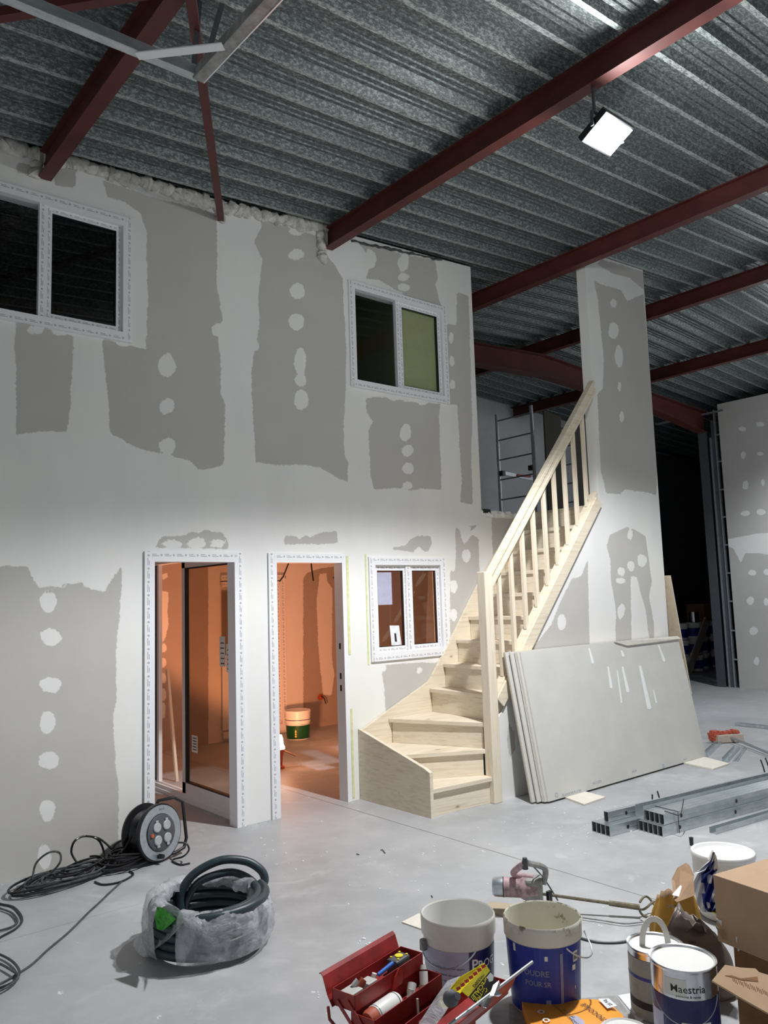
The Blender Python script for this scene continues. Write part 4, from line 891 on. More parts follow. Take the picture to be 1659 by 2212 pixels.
MB().tube(smoothpts(fl_([(385, 1820), (402, 1822), (408, 1836), (396, 1850), (372, 1858), (390, 1868), (410, 1865)], [.1, .12, .09, .03, .01, .006, .006])), .006, 6).build('cord', 'black_plastic', tc, smooth=True)
tag(MB().tube(smoothpts(fl_([(262, 1905), (240, 1925), (214, 1950), (190, 1972), (150, 2012), (105, 2050), (70, 2082), (40, 2102), (10, 2120), (-20, 2135)])), .0055, 6).build('floor_cable', 'grey_cable', smooth=True), 'grey cable running diagonally across the floor to the left edge', 'cable')
lc = empty('loose_cable_loops', (1.1, 4.6, 0)); tag(lc, 'loose dark cable loops entering from the left picture edge', 'cable')
for k_, P_ in enumerate(([(-30, 1940), (0, 1952), (30, 1960), (48, 1985), (35, 2005), (0, 2025), (-30, 2045)], [(-30, 1950), (0, 1962), (25, 1972), (38, 1990), (25, 2002), (0, 2010), (-30, 2018)], [(-30, 2055), (0, 2062), (28, 2078), (42, 2100), (30, 2120), (0, 2134), (-30, 2142)], [(-30, 2072), (0, 2082), (25, 2096), (40, 2108), (28, 2124), (0, 2140), (-30, 2150)])):
    MB().tube(smoothpts(fl_(P_, .007+.004*k_)), .0058, 6).build('cord', ['black_plastic', 'grey_cable'][k_ % 2], lc, smooth=True)

# hose coil in a torn plastic wrap
HC = onZ(452, 2040); hc = empty('hose_coil', (HC[0], HC[1], 0)); tag(hc, 'thick dark hose coil in clear torn plastic wrap on the floor', 'hose')
cx, cy = HC[0], HC[1]; P_ = []
n_ = 40
for lay in range(5):
    for i in range(n_):
        a_ = 2*pi*i/n_; t_ = i/n_; P_.append([cx+(.272+.006*sin(3*a_+lay))*cos(a_), cy+(.272+.006*sin(3*a_+lay))*sin(a_), .024+.042*(lay+t_)])
MB().tube(P_, .0215, 10).build('hose', 'hose', hc, smooth=True)
P_ = []
for lay in range(5):
    for i in range(n_):
        a_ = 2*pi*i/n_; t_ = i/n_; P_.append([cx+(.24+.005*sin(2*a_+lay))*cos(a_), cy+(.24+.005*sin(2*a_+lay))*sin(a_), .024+.042*(lay+t_)])
MB().tube(P_, .0215, 10).build('hose', 'hose', hc, smooth=True)
def lp(pts, d0): return [O+ray(x_, y_)*(d_/np.dot(ray(x_, y_), fw)) for (x_, y_), d_ in zip(pts, d0)]
MB().tube(smoothpts(lp([(396, 1975), (388, 1945), (400, 1910), (430, 1880), (480, 1858), (530, 1860), (562, 1878), (572, 1900), (562, 1918), (545, 1930)], [4.04, 4.03, 4.05, 4.08, 4.12, 4.15, 4.15, 4.14, 4.14, 4.14])), .0215, 12).build('loose_loop', 'hose', hc, smooth=True)
MB().tube(smoothpts(lp([(400, 1975), (403, 1945), (425, 1910), (455, 1893), (500, 1884), (535, 1896), (556, 1916), (560, 1930)], [4.07, 4.06, 4.07, 4.09, 4.13, 4.14, 4.14, 4.14])), .0195, 12).build('loose_loop', 'hose', hc, smooth=True)
seg = 72; prof = [(.300, .03), (.312, .07), (.315, .13), (.311, .19), (.298, .228), (.272, .25), (.24, .252), (.212, .238), (.196, .20)]
vs = []; fs = []
a0, a1_ = RD(-146), RD(190)
for j, (r_, z_) in enumerate(prof):
    for i in range(seg+1):
        a_ = a0+(a1_-a0)*i/seg; w_ = .006*sin(9*a_+j)+.004*sin(23*a_+2*j)
        tilt = .02*sin(a_-.6); vs.append((cx+(r_+w_)*cos(a_), cy+(r_+w_)*sin(a_), max(.004, z_+w_*.8+(tilt if j > 3 else 0))))
for j in range(len(prof)-1):
    for i in range(seg): fs.append((j*(seg+1)+i, j*(seg+1)+i+1, (j+1)*(seg+1)+i+1, (j+1)*(seg+1)+i))
wo = MB().add(vs, fs).build('plastic_wrap', 'poly_wrap', hc, smooth=True); sm = wo.modifiers.new('thick', 'SOLIDIFY'); sm.thickness = .0015
# torn tail of the wrap at the left
tail = [[(345, 1945), (330, 1985), (312, 2012), (290, 2022), (282, 2040)], [(375, 1955), (358, 1990), (335, 2010), (300, 2035), (290, 2060)], [(400, 1975), (385, 2005), (352, 2030), (322, 2045), (308, 2072)], [(392, 1992), (372, 2022), (345, 2042), (330, 2052), (330, 2066)]]
dd = [3.86, 3.82, 3.80, 3.84]; vs = []; 
for i, row in enumerate(tail):
    for j, (x_, y_) in enumerate(row):
        d_ = ray(x_, y_); hh = [.27, .20, .12, .06, .02][j]; vs.append(O+d_*((hh-EYE)/d_[2])+np.array([.012*((i+j) % 2), 0, 0]))
fs = [(i*5+j, i*5+j+1, (i+1)*5+j+1, (i+1)*5+j) for i in range(3) for j in range(4)]
wo = MB().add(vs, fs).build('torn_tail', 'poly_wrap', hc, smooth=True); sm = wo.modifiers.new('thick', 'SOLIDIFY'); sm.thickness = .002; sb_ = wo.modifiers.new('sub', 'SUBSURF'); sb_.levels = sb_.render_levels = 2
gq = [(338, 1950, .27), (352, 1952, .275), (378, 1975, .25), (366, 1988, .2), (350, 2000, .16), (338, 1996, .17), (334, 1972, .23)]
vs = [O+ray(x_, y_)*((h_-EYE)/ray(x_, y_)[2])+np.array([-.035, -.085, .012]) for x_, y_, h_ in gq]; MB().prism(vs, (0, .002, .001)).build('green_label', 'bright_green', hc)

# ================================================================== buckets and cans
def rescale(objs, k_):
    for o in objs:
        if o.parent is None: o.location = tuple(O+(np.array(o.location)-O)*k_); o.scale = (k_, k_, k_)
def cyl_fn(cx_, cy_, r_, z_, phi, taper=0.):
    """maps a flat (u, v) to the front of an upright cylinder; phi = angle to the right of the camera-facing line"""
    ac = math.atan2(-cy_, -cx_)
    return lambda u_, v_: (cx_+(r_+taper*v_)*cos(ac+phi+u_/r_), cy_+(r_+taper*v_)*sin(ac+phi+u_/r_), z_+v_)
def wrap_patch(b, cx_, cy_, r0_, r1_, z0_, z1_, p0, p1, m=0, off=.0012, n=24):
    ac = math.atan2(-cy_, -cx_); vs = []
    for i in range(n+1):
        a_ = ac+p0+(p1-p0)*i/n
        for r_, z_ in ((r0_, z0_), (r1_, z1_)): vs.append((cx_+(r_+off)*cos(a_), cy_+(r_+off)*sin(a_), z_))
    return b.add(vs, [(2*i, 2*i+2, 2*i+3, 2*i+1) for i in range(n)], m)
def pail(name, cx_, cy_, R_, h_, mat, lab, inner='white_plastic', rb=.86, lid=False, collar=.07, zb=0.):
    r = empty(name, (cx_, cy_, 0)); tag(r, lab, 'bucket'); rb_ = R_*rb; rw = R_*.955; c0 = (cx_, cy_, .001)
    prof = [(0, zb), (rb_-.006, zb), (rb_, zb+.006), (rw, h_-collar), (R_, h_-collar+.002), (R_*1.005, h_-.016), (R_*1.0, h_-.006), (R_*.975, h_), (R_*.955, h_-.005)]
    MB().lathe(prof, c0, 56).build('pail', mat, r, smooth=True)
    if not lid:
        MB().lathe([(R_*.955, h_-.005), (R_*.90, h_-collar), (rb_*.95, zb+.012), (0, zb+.010)], c0, 56).build('inside', inner, r, smooth=True)
    else:
        MB().lathe([(R_*.99, h_-.012), (R_*1.035, h_-.010), (R_*1.045, h_+.004), (R_*1.02, h_+.014), (R_*.96, h_+.012), (R_*.92, h_+.002), (R_*.90, h_-.002), (0, h_-.001)], c0, 56).build('lid', 'white_plastic', r, smooth=True)
    return r
def bail(r, cx_, cy_, R_, z_, pl, pr, drop, name='handle', rad=.003, mat='galv_dull'):
    ac = math.atan2(-cy_, -cx_); P_ = []
    for i in range(25):
        t_ = i/24; a_ = ac+pl+(pr-pl)*t_; k_ = sin(pi*t_); P_.append((cx_+(R_+.012+.03*k_)*cos(a_), cy_+(R_+.012+.03*k_)*sin(a_), z_-drop*(k_**.8)))
    MB().tube(P_, rad, 8).build(name, mat, r, smooth=True)
# white bucket with the dark label
bx, by, R1, h1 = 2.352, 2.445, .150, .385
pg = pail('plaster_bucket', bx, by, R1, h1, 'cream_plastic', 'open white bucket, lilac and navy label, PROG lettering, beside the red toolbox', zb=.0635)
rat = lambda z_: R1*.86+(R1*.955-R1*.86)*z_/(h1-.07)
b = wrap_patch(MB(), bx, by, rat(.08), rat(.285), .08, .285, -1.5, .26); b.build('back_label', 'lilac_label', pg)
b = wrap_patch(MB(), bx, by, rat(.13), rat(.285), .13, .285, .27, 1.5); b = wrap_patch(b, bx, by, rat(.09), rat(.13), .09, .13, .27, 1.5, 1); b.build('front_label', ['navy_label', 'magenta'], pg)
b = MB().text('P', .056, cyl_fn(bx, by, rat(.24)+.0025, .235, .43, .03), bold=.02).text('ROG', .044, cyl_fn(bx, by, rat(.24)+.0025, .231, .86, .03), bold=.02); b.build('lettering', 'white_plastic', pg)
for i, (z_, s_) in enumerate(((.225, 'Consignes de mise en oeuvre'), (.20, 'Preparation du support'), (.178, 'appliquer en deux couches'), (.15, 'Sechage complet vingt-quatre heures'), (.13, 'Nettoyage des outils a l eau'), (.11, 'Conserver au sec'))):
    MB().text(s_, .0115, cyl_fn(bx, by, rat(z_)+.0022, z_, -.35, .03)).build('fine_print', 'black_ink', pg)
bail(pg, bx, by, R1, .30, -1.15, .42, .055)
ac = math.atan2(-by, -bx); MB().obox((bx+(R1+.004)*cos(ac-1.15), by+(R1+.004)*sin(ac-1.15), .285), (.012, 0, 0), (0, .012, 0), (0, 0, .022)).build('handle_lug', 'tool_grey', pg, bevel=.005)
rescale([pg], 1.04)
# blue powder bucket
bx, by, R2, h2 = 2.655, 2.262, .158, .345
bl = pail('plaster_bucket', bx, by, R2, h2, 'dirty_cream', 'open cream bucket with dirty rim and all-round blue POUDRE label', inner='splash_inside')
rat = lambda z_: R2*.86+(R2*.955-R2*.86)*z_/(h2-.07)
b = wrap_patch(MB(), bx, by, rat(.012), rat(.272), .012, .272, -1.6, 1.6); b.build('blue_label', 'blue_label', bl)
b = wrap_patch(MB(), bx, by, rat(.012), rat(.25), .012, .25, .42, .50, 0, .003); b.build('tape_strip', 'grey_text', bl)
for s_, sz_, z_, ph in (('POUDRE', .030, .175, -.28), ('POUR SR', .026, .135, -.20), ('15 KG', .020, .035, .02)):
    MB().text(s_, sz_, cyl_fn(bx, by, rat(z_)+.0026, z_, ph, .02), bold=.02).build('lettering', 'grey_text', bl)
b = wrap_patch(MB(), bx, by, rat(.205), rat(.245), .205, .245, .86, 1.06, 0, .002)
for i in range(9): b = wrap_patch(b, bx, by, rat(.212), rat(.238), .212, .238, .88+.018*i, .888+.018*i, 1, .003, 2)
b.build('barcode', ['cream_plastic', 'black_ink'], bl)
for pz, pp, w_, h_ in ((.225, .06, .10, .018), (.175, .90, .16, .02), (.24, -.85, .10, .03), (.10, .95, .03, .012), (.06, .08, .16, .018)):
    b = wrap_patch(MB(), bx, by, rat(pz), rat(pz+h_), pz, pz+h_, pp-w_/2, pp+w_/2*.7, 0, .0022, 5); b.build('worn_patch', 'grey_text' if pz < .1 else 'cream_plastic', bl)
bail(bl, bx, by, R2, .275, .55, 1.75, .05)
# lidded white bucket
bx, by, R3, h3 = 4.02, 2.20, .150, .30
lb_ = pail('plaster_bucket', bx, by, R3, h3, 'cream_plastic', 'closed white bucket with lid behind the paper sacks', lid=True, collar=.10)
rat = lambda z_: R3*.86+(R3*.955-R3*.86)*z_/(h3-.10)
b = wrap_patch(MB(), bx, by, rat(.175), rat(.19), .175, .19, -1.5, 1.5); b.build('blue_stripe', 'blue_label', lb_)
tag(MB().lathe([(0, 0), (.012, 0), (.014, .05), (0, .05)], tuple(onZ(1494, 1826)), 14).build('screw_stopper', 'black_plastic'), 'tiny black stopper on the floor beside the lidded bucket', 'stopper')
# paint tins
def tin(name, cx_, cy_, R_, h_, lab, z0=0.001):
    r = empty(name, (cx_, cy_, z0)); tag(r, lab, 'paint tin')
    MB().lathe([(0, 0), (R_*.985, 0), (R_, .004), (R_*.99, .01), (R_*.99, h_-.012), (R_*1.0, h_-.008), (R_*1.02, h_-.002), (R_*1.015, h_+.002), (R_*.96, h_), (R_*.945, h_-.008), (R_*.93, h_-.010)], (cx_, cy_, z0), 56).build('can', 'steel_can', r, smooth=True)
    MB().lathe([(R_*.93, h_-.010), (R_*.90, h_-.006), (0, h_-.006)], (cx_, cy_, z0), 56).build('lid', 'white_plastic', r, smooth=True); return r
tx, ty, Rt, ht = 2.925, 1.915, .108, .255
t1 = tin('paint_tin', tx, ty, Rt, ht, 'tall pale tin with white plastic carrying handle, behind the Maestria tin')
b = wrap_patch(MB(), tx, ty, Rt*.99, Rt*.99, .012, ht-.03, -1.6, 1.6); b.build('paper_label', 'tin_label', t1)
b = wrap_patch(MB(), tx, ty, Rt*.99, Rt*.99, .150, .162, -1.5, .15, 0, .002); b = wrap_patch(b, tx, ty, Rt*.99, Rt*.99, .045, .072, -1.4, .3, 1, .002); b.build('label_stripes', ['blue_label', 'black_ink'], t1)
P_ = []
for i in range(21):
    t_ = i/20*pi; P_.append(np.array([tx, ty, ht-.03])+np.array([-.05*cos(t_)*.75, .05*cos(t_)*.7, .125*sin(t_)**.75]))
b = MB()
for p_, q_ in zip(P_[:-1], P_[1:]): b.bar(p_, q_+(q_-p_)*.05, .022, .004, (.7, .7, .02))
b.build('handle', 'cream_plastic', t1)
tx, ty, Rt, ht = 2.83, 1.74, .119, .335
t2 = tin('paint_tin', tx, ty, Rt, ht, 'shiny metal paint tin lettered Maestria with navy band, front right', z0=-.050)
b = wrap_patch(MB(), tx, ty, Rt*.99, Rt*.99, .125, .185, -1.7, 1.7, 0); b = wrap_patch(b, tx, ty, Rt*.99, Rt*.99, .0, .125, -.75, 1.7, 0); b.build('navy_band', 'navy_label', t2)
b = wrap_patch(MB(), tx, ty, Rt*.99, Rt*.99, .0, .11, -.15, .75, 0, .002); b.build('spec_label', 'cream_plastic', t2)
b = wrap_patch(MB(), tx, ty, Rt*.99, Rt*.99, .0, .125, -1.3, -.72, 0, .002); b.build('side_panel', 'lilac_label', t2)
b = wrap_patch(MB(), tx, ty, Rt*.99, Rt*.99, .195, .255, -.62, .05, 0, .0005); b.build('brand_panel', 'cream_plastic', t2)
MB().text('Maestria', .037, cyl_fn(tx, ty, Rt*.99+.001, .222, .10), bold=.003).build('lettering', 'black_ink', t2)
for z_, s_ in ((.198, 'peintures & vernis'),): MB().text(s_, .012, cyl_fn(tx, ty, Rt*.99+.001, z_, .1)).build('fine_print', 'black_ink', t2)
for z_, s_ in ((.085, 'Caracteristiques'), (.07, 'mate / satinee'), (.02, 'contenu 10 L')): MB().text(s_, .010, cyl_fn(tx, ty, Rt+.003, z_, .28)).build('fine_print', 'black_ink', t2)
bail(t2, tx, ty, Rt, .20, -1.0, 1.0, .08, rad=.0018); rescale([t2], .97)
# green bucket inside the room
gx, gy = 5.50, 8.40; g_ = pail('paint_bucket', gx, gy, .155, .33, 'white_plastic', 'lidded bucket with dark green label inside the orange room', lid=True, collar=.13)
b = wrap_patch(MB(), gx, gy, .137, .146, .015, .175, -1.5, 1.5); b.build('green_label', 'green_label', g_)
b = wrap_patch(MB(), gx, gy, .157, .157, .235, .243, -1.3, 1.5, 0, .002); b.build('stripe', 'navy_label', g_)
ac = math.atan2(-gy, -gx)
for i in range(5):
    b = MB(); z_ = .16-.028*i; f_ = cyl_fn(gx, gy, .143+.01*z_, z_, -.20); b.add([f_(.012*cos(a_), .012*sin(a_)) for a_ in np.arange(10)*pi/5], [tuple(range(10))]); b.build('dot', 'yellow_text', g_)
bail(g_, gx, gy, .155, .19, .2, 1.4, .0, rad=.003)
# work lamp glowing on the room floor
wlp = onZ(607, 1625); wk = empty('work_lamp', tuple(wlp)); tag(wk, 'glowing work lamp with orange grip standing on the orange room floor', 'lamp')
wlp = np.array([WLX, WLY, 0]); wk.location = tuple(wlp)
MB().lathe([(0, 0), (.045, 0), (.045, .02), (.022, .03), (.03, .12), (.048, .19), (0, .19)], wlp, 20).build('grip', 'terracotta', wk, smooth=True)
MB().lathe([(.048, .19), (.050, .21), (.036, .24), (.033, .29), (.02, .33), (0, .335)], wlp, 20).build('bulb_guard', 'warm_bulb', wk, smooth=True)
MB().tube([wlp+np.array([.04, 0, .17]), wlp+np.array([.15, -.06, .11])], .008, 6).build('hook', 'kraft', wk)
tag(MB().box(4.14, 4.34, 7.02, 7.2, 0, .20).build('crate', 'cardboard_dark'), 'dark crate edge beside the work lamp behind the left jamb', 'crate')

# ================================================================== mixing drill with its paddle
dr = empty('mixer_drill', tuple(onZ(1130, 1945))); tag(dr, 'dusty pink and grey mixing drill with long paddle, lying behind the buckets', 'mixer')
def D(x_, y_, z_): return onZ(x_, y_, z_)
c0, c1_ = D(1064, 1915, .13), D(1120, 1917, .13); dvv = (c1_-c0)/np.linalg.norm(c1_-c0); Mx = Vector(dvv).to_track_quat('Z', 'Y').to_matrix()
MB().lathe([(0, 0), (.040, 0), (.048, .012), (.05, .055), (0, .055)], c0, 24, M=Mx).build('motor_cap', 'galv_dull', dr, smooth=True)
MB().lathe([(0, .057), (.049, .057), (.049, .14), (.052, .15), (.058, .16), (.055, .235), (0, .235)], c0, 24, M=Mx).build('motor_body', 'pink_tool', dr, smooth=True)
MB().lathe([(.0, .0565), (.0505, .0565), (.0505, .0595), (.0, .0595)], c0, 24, M=Mx).build('seam_ring', 'black_plastic', dr)
g0 = c0+dvv*.215; b = MB().obox(g0+np.array([0, 0, -.03]), dvv*.045, np.cross(dvv, [0, 0, 1])*.05, np.array([0, 0, .085])).build('gearbox', 'tool_grey', dr, bevel=.015)
h0, h1_ = D(1110, 1900, .17), D(1134, 1864, .30); MB().tube(smoothpts([g0+np.array([0, 0, .05]), h0+np.array([0, 0, .03]), h1_]), .017, 10).build('handle', 'pink_tool', dr, smooth=True)
MB().tube([h1_-np.array([0, 0, .03]), h1_+np.array([0, 0, .025])], [.016, .012], 8).build('cable_sleeve', 'dark_grey', dr)
MB().tube(smoothpts([h1_+np.array([.01, 0, .0]), g0+dvv*.06+np.array([0, 0, .10]), g0+dvv*.05+np.array([0, 0, .02])]), .016, 8).build('grip_loop', 'tool_grey', dr, smooth=True)
MB().tube(smoothpts([h1_+np.array([0, 0, .02]), D(1160, 1880, .22), D(1180, 1905, .12), D(1205, 1945, .02)]), .004, 6).build('power_cord', 'dark_grey', dr, smooth=True)
q0 = D(1152, 1922, .12); b = MB().obox(q0-np.array([0, 0, .02]), dvv*.045, np.cross(dvv, [0, 0, 1])*.04, np.array([0, 0, .03])); b.build('gear_head', 'tool_grey', dr, bevel=.008)
MB().lathe([(0, 0), (.024, 0), (.024, .022), (0, .022)], q0+np.array([0, 0, .012]), 16).build('speed_knob', 'black_plastic', dr)
MB().box(*[v for v in (g0[0]+.03, g0[0]+.06, g0[1]-.07, g0[1]-.055, .02, .12)]).build('vent_grille', 'black_plastic', dr)
s0, s1 = D(1165, 1930, .09), D(1382, 1960, .05); MB().tube([s0, s0+(s1-s0)*.7, s0+(s1-s0)*.7, s1], [.008, .009, .014, .015], 8).build('paddle_shaft', 'mud', dr, smooth=True)
e_ = (s1-s0)/np.linalg.norm(s1-s0); v1 = np.cross(e_, [0, 0, 1]); v1 /= np.linalg.norm(v1); v2 = np.cross(v1, e_)
for ph in (0, 2.1, 4.2):
    P_ = [s1+e_*(.11*k_/14)+(v1*cos(ph+1.5*k_/14)+v2*sin(ph+1.5*k_/14))*.075*sin(pi*min(1, .1+.9*k_/14)) for k_ in range(15)]; P_ = [np.array([p_[0], p_[1], max(.008, p_[2])]) for p_ in P_]
    MB().tube(P_, .006, 6).build('paddle_blade', 'mud', dr, smooth=True)
c_ = s1+e_*.11; P_ = [c_+(v1*cos(a_)+v2*sin(a_))*.07 for a_ in np.arange(20)*pi/10]; P_ = [np.array([p_[0], p_[1], max(.008, p_[2])]) for p_ in P_]; MB().tube(P_, .006, 6, closed=True).build('paddle_ring', 'mud', dr, smooth=True)
tag(MB().tube(smoothpts(fl_([(1240, 2022), (1285, 2034), (1330, 2036), (1370, 2031), (1410, 2030)])), .006, 6).build('floor_cable', 'dark_grey', smooth=True), 'dark cable on the floor between the blue bucket and the tin', 'cable')
tag(MB().tube(smoothpts(fl_([(1258, 1982), (1300, 1988), (1350, 1995), (1395, 1990)], .012)), .004, 6).build('steel_rod', 'tool_grey'), 'thin rod on the floor in front of the mixing paddle', 'rod')
tag(MB().tube([onZ(1392, 1992, .01), onZ(1428, 1958, .12)], .006, 8).build('pale_stick', 'wood_grey'), 'short pale stick leaning on the ochre sack', 'stick')
for pts, lb in (([(868, 1994), (905, 1975), (935, 1990), (930, 2016)], 'small board offcut under the back of the PROG bucket'), ([(1040, 1965), (1060, 1950), (1110, 1955), (1100, 1985)], 'dark board offcut on the floor between the two open buckets')):
    tag(MB().prism([onZ(x_, y_) for x_, y_ in pts], (0, 0, .006)).build('board_offcut', 'board_back' if 'dark' in lb else 'board_edge'), lb, 'offcut', 'plasterboard offcuts')

# ================================================================== toolbox
_before = set(bpy.data.objects)
T0 = np.array([1.80, 2.60, 0]); td = np.array([.975, .222, 0]); td /= np.linalg.norm(td); tn = np.array([td[1], -td[0], 0])
def T(d_, n_, z_): return T0+td*d_+tn*n_+np.array([0, 0, z_])
tb = empty('toolbox', tuple(T(.22, .28, 0))); tag(tb, 'open red metal cantilever toolbox full of small tools, bottom of the picture', 'toolbox')
def tray(n0, n1, z0, z1, name, d0=0., d1=.43, t=.003, lip=.0):
    b = MB(); f_ = lambda da, db, na, nb, za, zb: b.obox((T(da, na, za)+T(db, nb, zb))/2, td*(db-da)/2, tn*(nb-na)/2, np.array([0, 0, (zb-za)/2]))
    f_(d0, d1, n0, n1, z0, z0+t); f_(d0, d1, n0, n0+t, z0, z1); f_(d0, d1, n1-t, n1, z0, z1); f_(d0, d0+t, n0, n1, z0, z1); f_(d1-t, d1, n0, n1, z0, z1)
    return b.build(name, 'red_paint', tb)
tray(.185, .385, -.066, .095, 'base_box'); tray(.125, .235, .100, .165, 'lower_tray'); tray(.035, .145, .168, .225, 'upper_tray')
tray(.335, .445, .100, .165, 'lower_tray'); tray(.425, .535, .168, .215, 'upper_tray')
for pts in ([(.045, .165), (.022, .20), (.0, .262), (-.012, .272), (-.02, .268)], [(.525, .165), (.55, .20), (.572, .245), (.585, .248)]):
    b = MB()
    for (na, za), (nb, zb) in zip(pts[:-1], pts[1:]):
        dn, dz = nb-na, zb-za; L_ = math.hypot(dn, dz); nrm = np.array([0, 0, 1])*dn/L_-tn*dz/L_
        b.prism([T(-.01, na, za), T(.44, na, za), T(.44, nb, zb), T(-.01, nb, zb)], nrm*.0035)
    b.build('lid_half', 'red_paint', tb)
for d_ in (-.004, .434):
    for na, za, nb, zb in ((.06, .19, .21, .05), (.11, .20, .26, .06), (.51, .19, .36, .05), (.46, .20, .31, .06)):
        MB().bar(T(d_, na, za), T(d_, nb, zb), .003, .014, (0, 0, 1)).build('cantilever_arm', 'red_paint', tb)
MB().tube([T(-.008, .02, .16), T(-.012, .03, .12), T(-.012, .08, .09), T(-.008, .14, .08)], .006, 8).build('carry_handle', 'red_paint', tb, smooth=True)
# things in the trays
sp0 = T(.015, .182, .142); Ms = Vector(td).to_track_quat('Z', 'Y').to_matrix()
sc_ = empty('spray_can', tuple(sp0)); tag(sc_, 'white spray can with brown domed cap lying in the red lower tray', 'spray can')
MB().lathe([(0, 0), (.026, .006), (.032, .02), (.033, .045), (0, .045)], sp0, 26, M=Ms).build('cap', 'ochre_bag' if False else 'terracotta', sc_, smooth=True)
MB().lathe([(0, .047), (.034, .047), (.035, .050), (.035, .17), (.033, .178), (.028, .186), (0, .186)], sp0, 26, M=Ms).build('can', 'white_plastic', sc_, smooth=True)
for z_ in (.052, .165): MB().lathe([(.0352, z_), (.0356, z_), (.0356, z_+.003), (.0352, z_+.003)], sp0, 26, M=Ms).build('rim_band', 'black_ink', sc_)
tag(MB().prism([T(.215, .150, .165), T(.275, .150, .17), T(.27, .158, .225), T(.245, .162, .24), T(.22, .158, .21)], tn*.006).build('red_disc', 'magenta' if False else 'tag_red'), 'red flat disc stuck upright beside the spray can', 'disc')
def item(b, name, mats, lab, cat, sm=True, **k): return tag(b.build(name, mats, smooth=sm, **k), lab, cat)
mt_ = empty('tape_measure', tuple(T(.35, .085, .175))); tag(mt_, 'dark tape measure with yellow dots at the far end of the upper tray', 'tape measure')
MB().obox(T(.345, .085, .200), td*.045, tn*.028, np.array([0, 0, .026])).build('case', 'dark_grey', mt_, bevel=.008)
MB().lathe([(0, 0), (.017, 0), (.017, .003), (0, .003)], T(.35, .085, .2265), 18).build('yellow_dot', 'tag_yellow', mt_)
for q in range(4): MB().lathe([(0, 0), (.005, 0), (.005, .003), (0, .003)], T(.35+(.028 if q < 2 else -.028), .085+(.018 if q % 2 else -.018), .2265), 8).build('yellow_dot', 'tag_yellow', mt_)
item(MB().tube([T(.195, .100, .215), T(.27, .115, .235)], .008, 10), 'marker_pen', 'blue_bright', 'blue pen lying across the upper toolbox tray', 'pen')
item(MB().obox(T(.045, .09, .195), td*.035, tn*.03, np.array([0, 0, .022])), 'clear_box', 'plug_white', 'pale small box at the near end of the upper tray', 'box', False, bevel=.004)
item(MB().tube([T(.065, .08, .218), T(.085, .09, .235)], .010, 8), 'plug', 'plug_white', 'pale plug on top of the small box', 'plug')
item(MB().tube([T(.10, .08, .20), T(.12, .09, .225)], .013, 10), 'pipe_elbow', 'terracotta', 'reddish fitting in the upper tray middle', 'fitting')
item(MB().obox(T(.145, .09, .195), td*.028, tn*.025, np.array([0, 0, .018])), 'wall_plug_pack', 'plug_white', 'pale packet in the upper tray middle', 'packet', False, bevel=.004)
item(MB().tube([T(.175, .085, .19), T(.185, .09, .222)], .010, 8), 'plug', 'cream_plastic', 'pale plug beside the blue pen', 'plug')
item(MB().obox(T(.375, .118, .190), td*.03, tn*.012, np.array([0, 0, .010])), 'wooden_block', 'kraft', 'small brown block beside the tape measure', 'block', False)
b_ = empty('adhesive_tube', tuple(T(.385, .19, .11))); tag(b_, 'short white tube standing at the far end of the lower tray', 'tube')
MB().tube([T(.37, .19, .125), T(.39, .175, .175)], .017, 12).build('body', 'white_plastic', b_, smooth=True); MB().tube([T(.392, .173, .180), T(.398, .168, .195)], [.014, .010], 12).build('cap', 'plug_white', b_, smooth=True)
item(MB().tube([T(.30, .175, .125), T(.325, .165, .15)], .018, 10), 'white_fitting', 'plug_white', 'round white fitting in the lower tray', 'fitting')
item(MB().tube([T(.33, .205, .12), T(.345, .20, .145)], .014, 10), 'brown_fitting', 'kraft', 'brown fitting in the lower tray far end', 'fitting')
item(MB().tube([T(.245, .205, .12), T(.26, .20, .14), T(.27, .20, .16)], .012, 8), 'white_elbow', 'cream_plastic', 'white elbow beside the spray can nozzle', 'fitting')
item(MB().tube([T(.23, .26, .06), T(.24, .25, .15)], .005, 6), 'zip_tie', 'cream_plastic', 'pale strip standing at the toolbox middle', 'strip')
# blister pack and clamps in the right half
P = lambda x_, y_, d_: O+ray(x_, y_)*(d_/np.dot(ray(x_, y_), fw))
bp = empty('blister_pack', tuple(P(1020, 2140, 2.72))); tag(bp, 'yellow and black blister pack lettered OFFRE SPECIALE in the toolbox', 'packaging')
ya = [P(990, 2112, 2.72), P(1002, 2128, 2.72), P(1048, 2086, 2.76), P(1035, 2080, 2.76)]
quad = lambda x_, y_, d_=2.74: P(x_, y_, d_)
A, B, C_, D_ = P(996, 2140, 2.70), P(1050, 2084, 2.78), P(1073, 2118, 2.78), P(1038, 2175, 2.70)
nrm = np.cross(B-A, D_-A); nrm /= np.linalg.norm(nrm); nrm = nrm if nrm@fw < 0 else -nrm
f2 = lambda s_, t_: A*(1-s_)*(1-t_)+B*s_*(1-t_)+C_*s_*t_+D_*(1-s_)*t_
MB().prism([f2(0, 0), f2(1, 0), f2(1, .38), f2(0, .38)], -nrm*.003).build('yellow_panel', 'tag_yellow', bp)
MB().prism([f2(0, .38), f2(1, .38), f2(1, 1), f2(0, 1)], -nrm*.003).build('black_panel', 'black_ink', bp)
def tx_(s_, size, s0_, t0_, mat, flip=True):
    ev = (f2(1, .6)-f2(0, .6)); Lv = np.linalg.norm(ev); ev /= Lv; fv = f2(.5, 1)-f2(.5, 0); fv /= np.linalg.norm(fv)
    o_ = f2(s0_, t0_)+nrm*.0016; k_ = -1 if flip else 1
    MB().text(s_, size, lambda u_, v_: o_+ev*u_*k_+fv*v_, bold=.02).build('lettering', mat, bp)
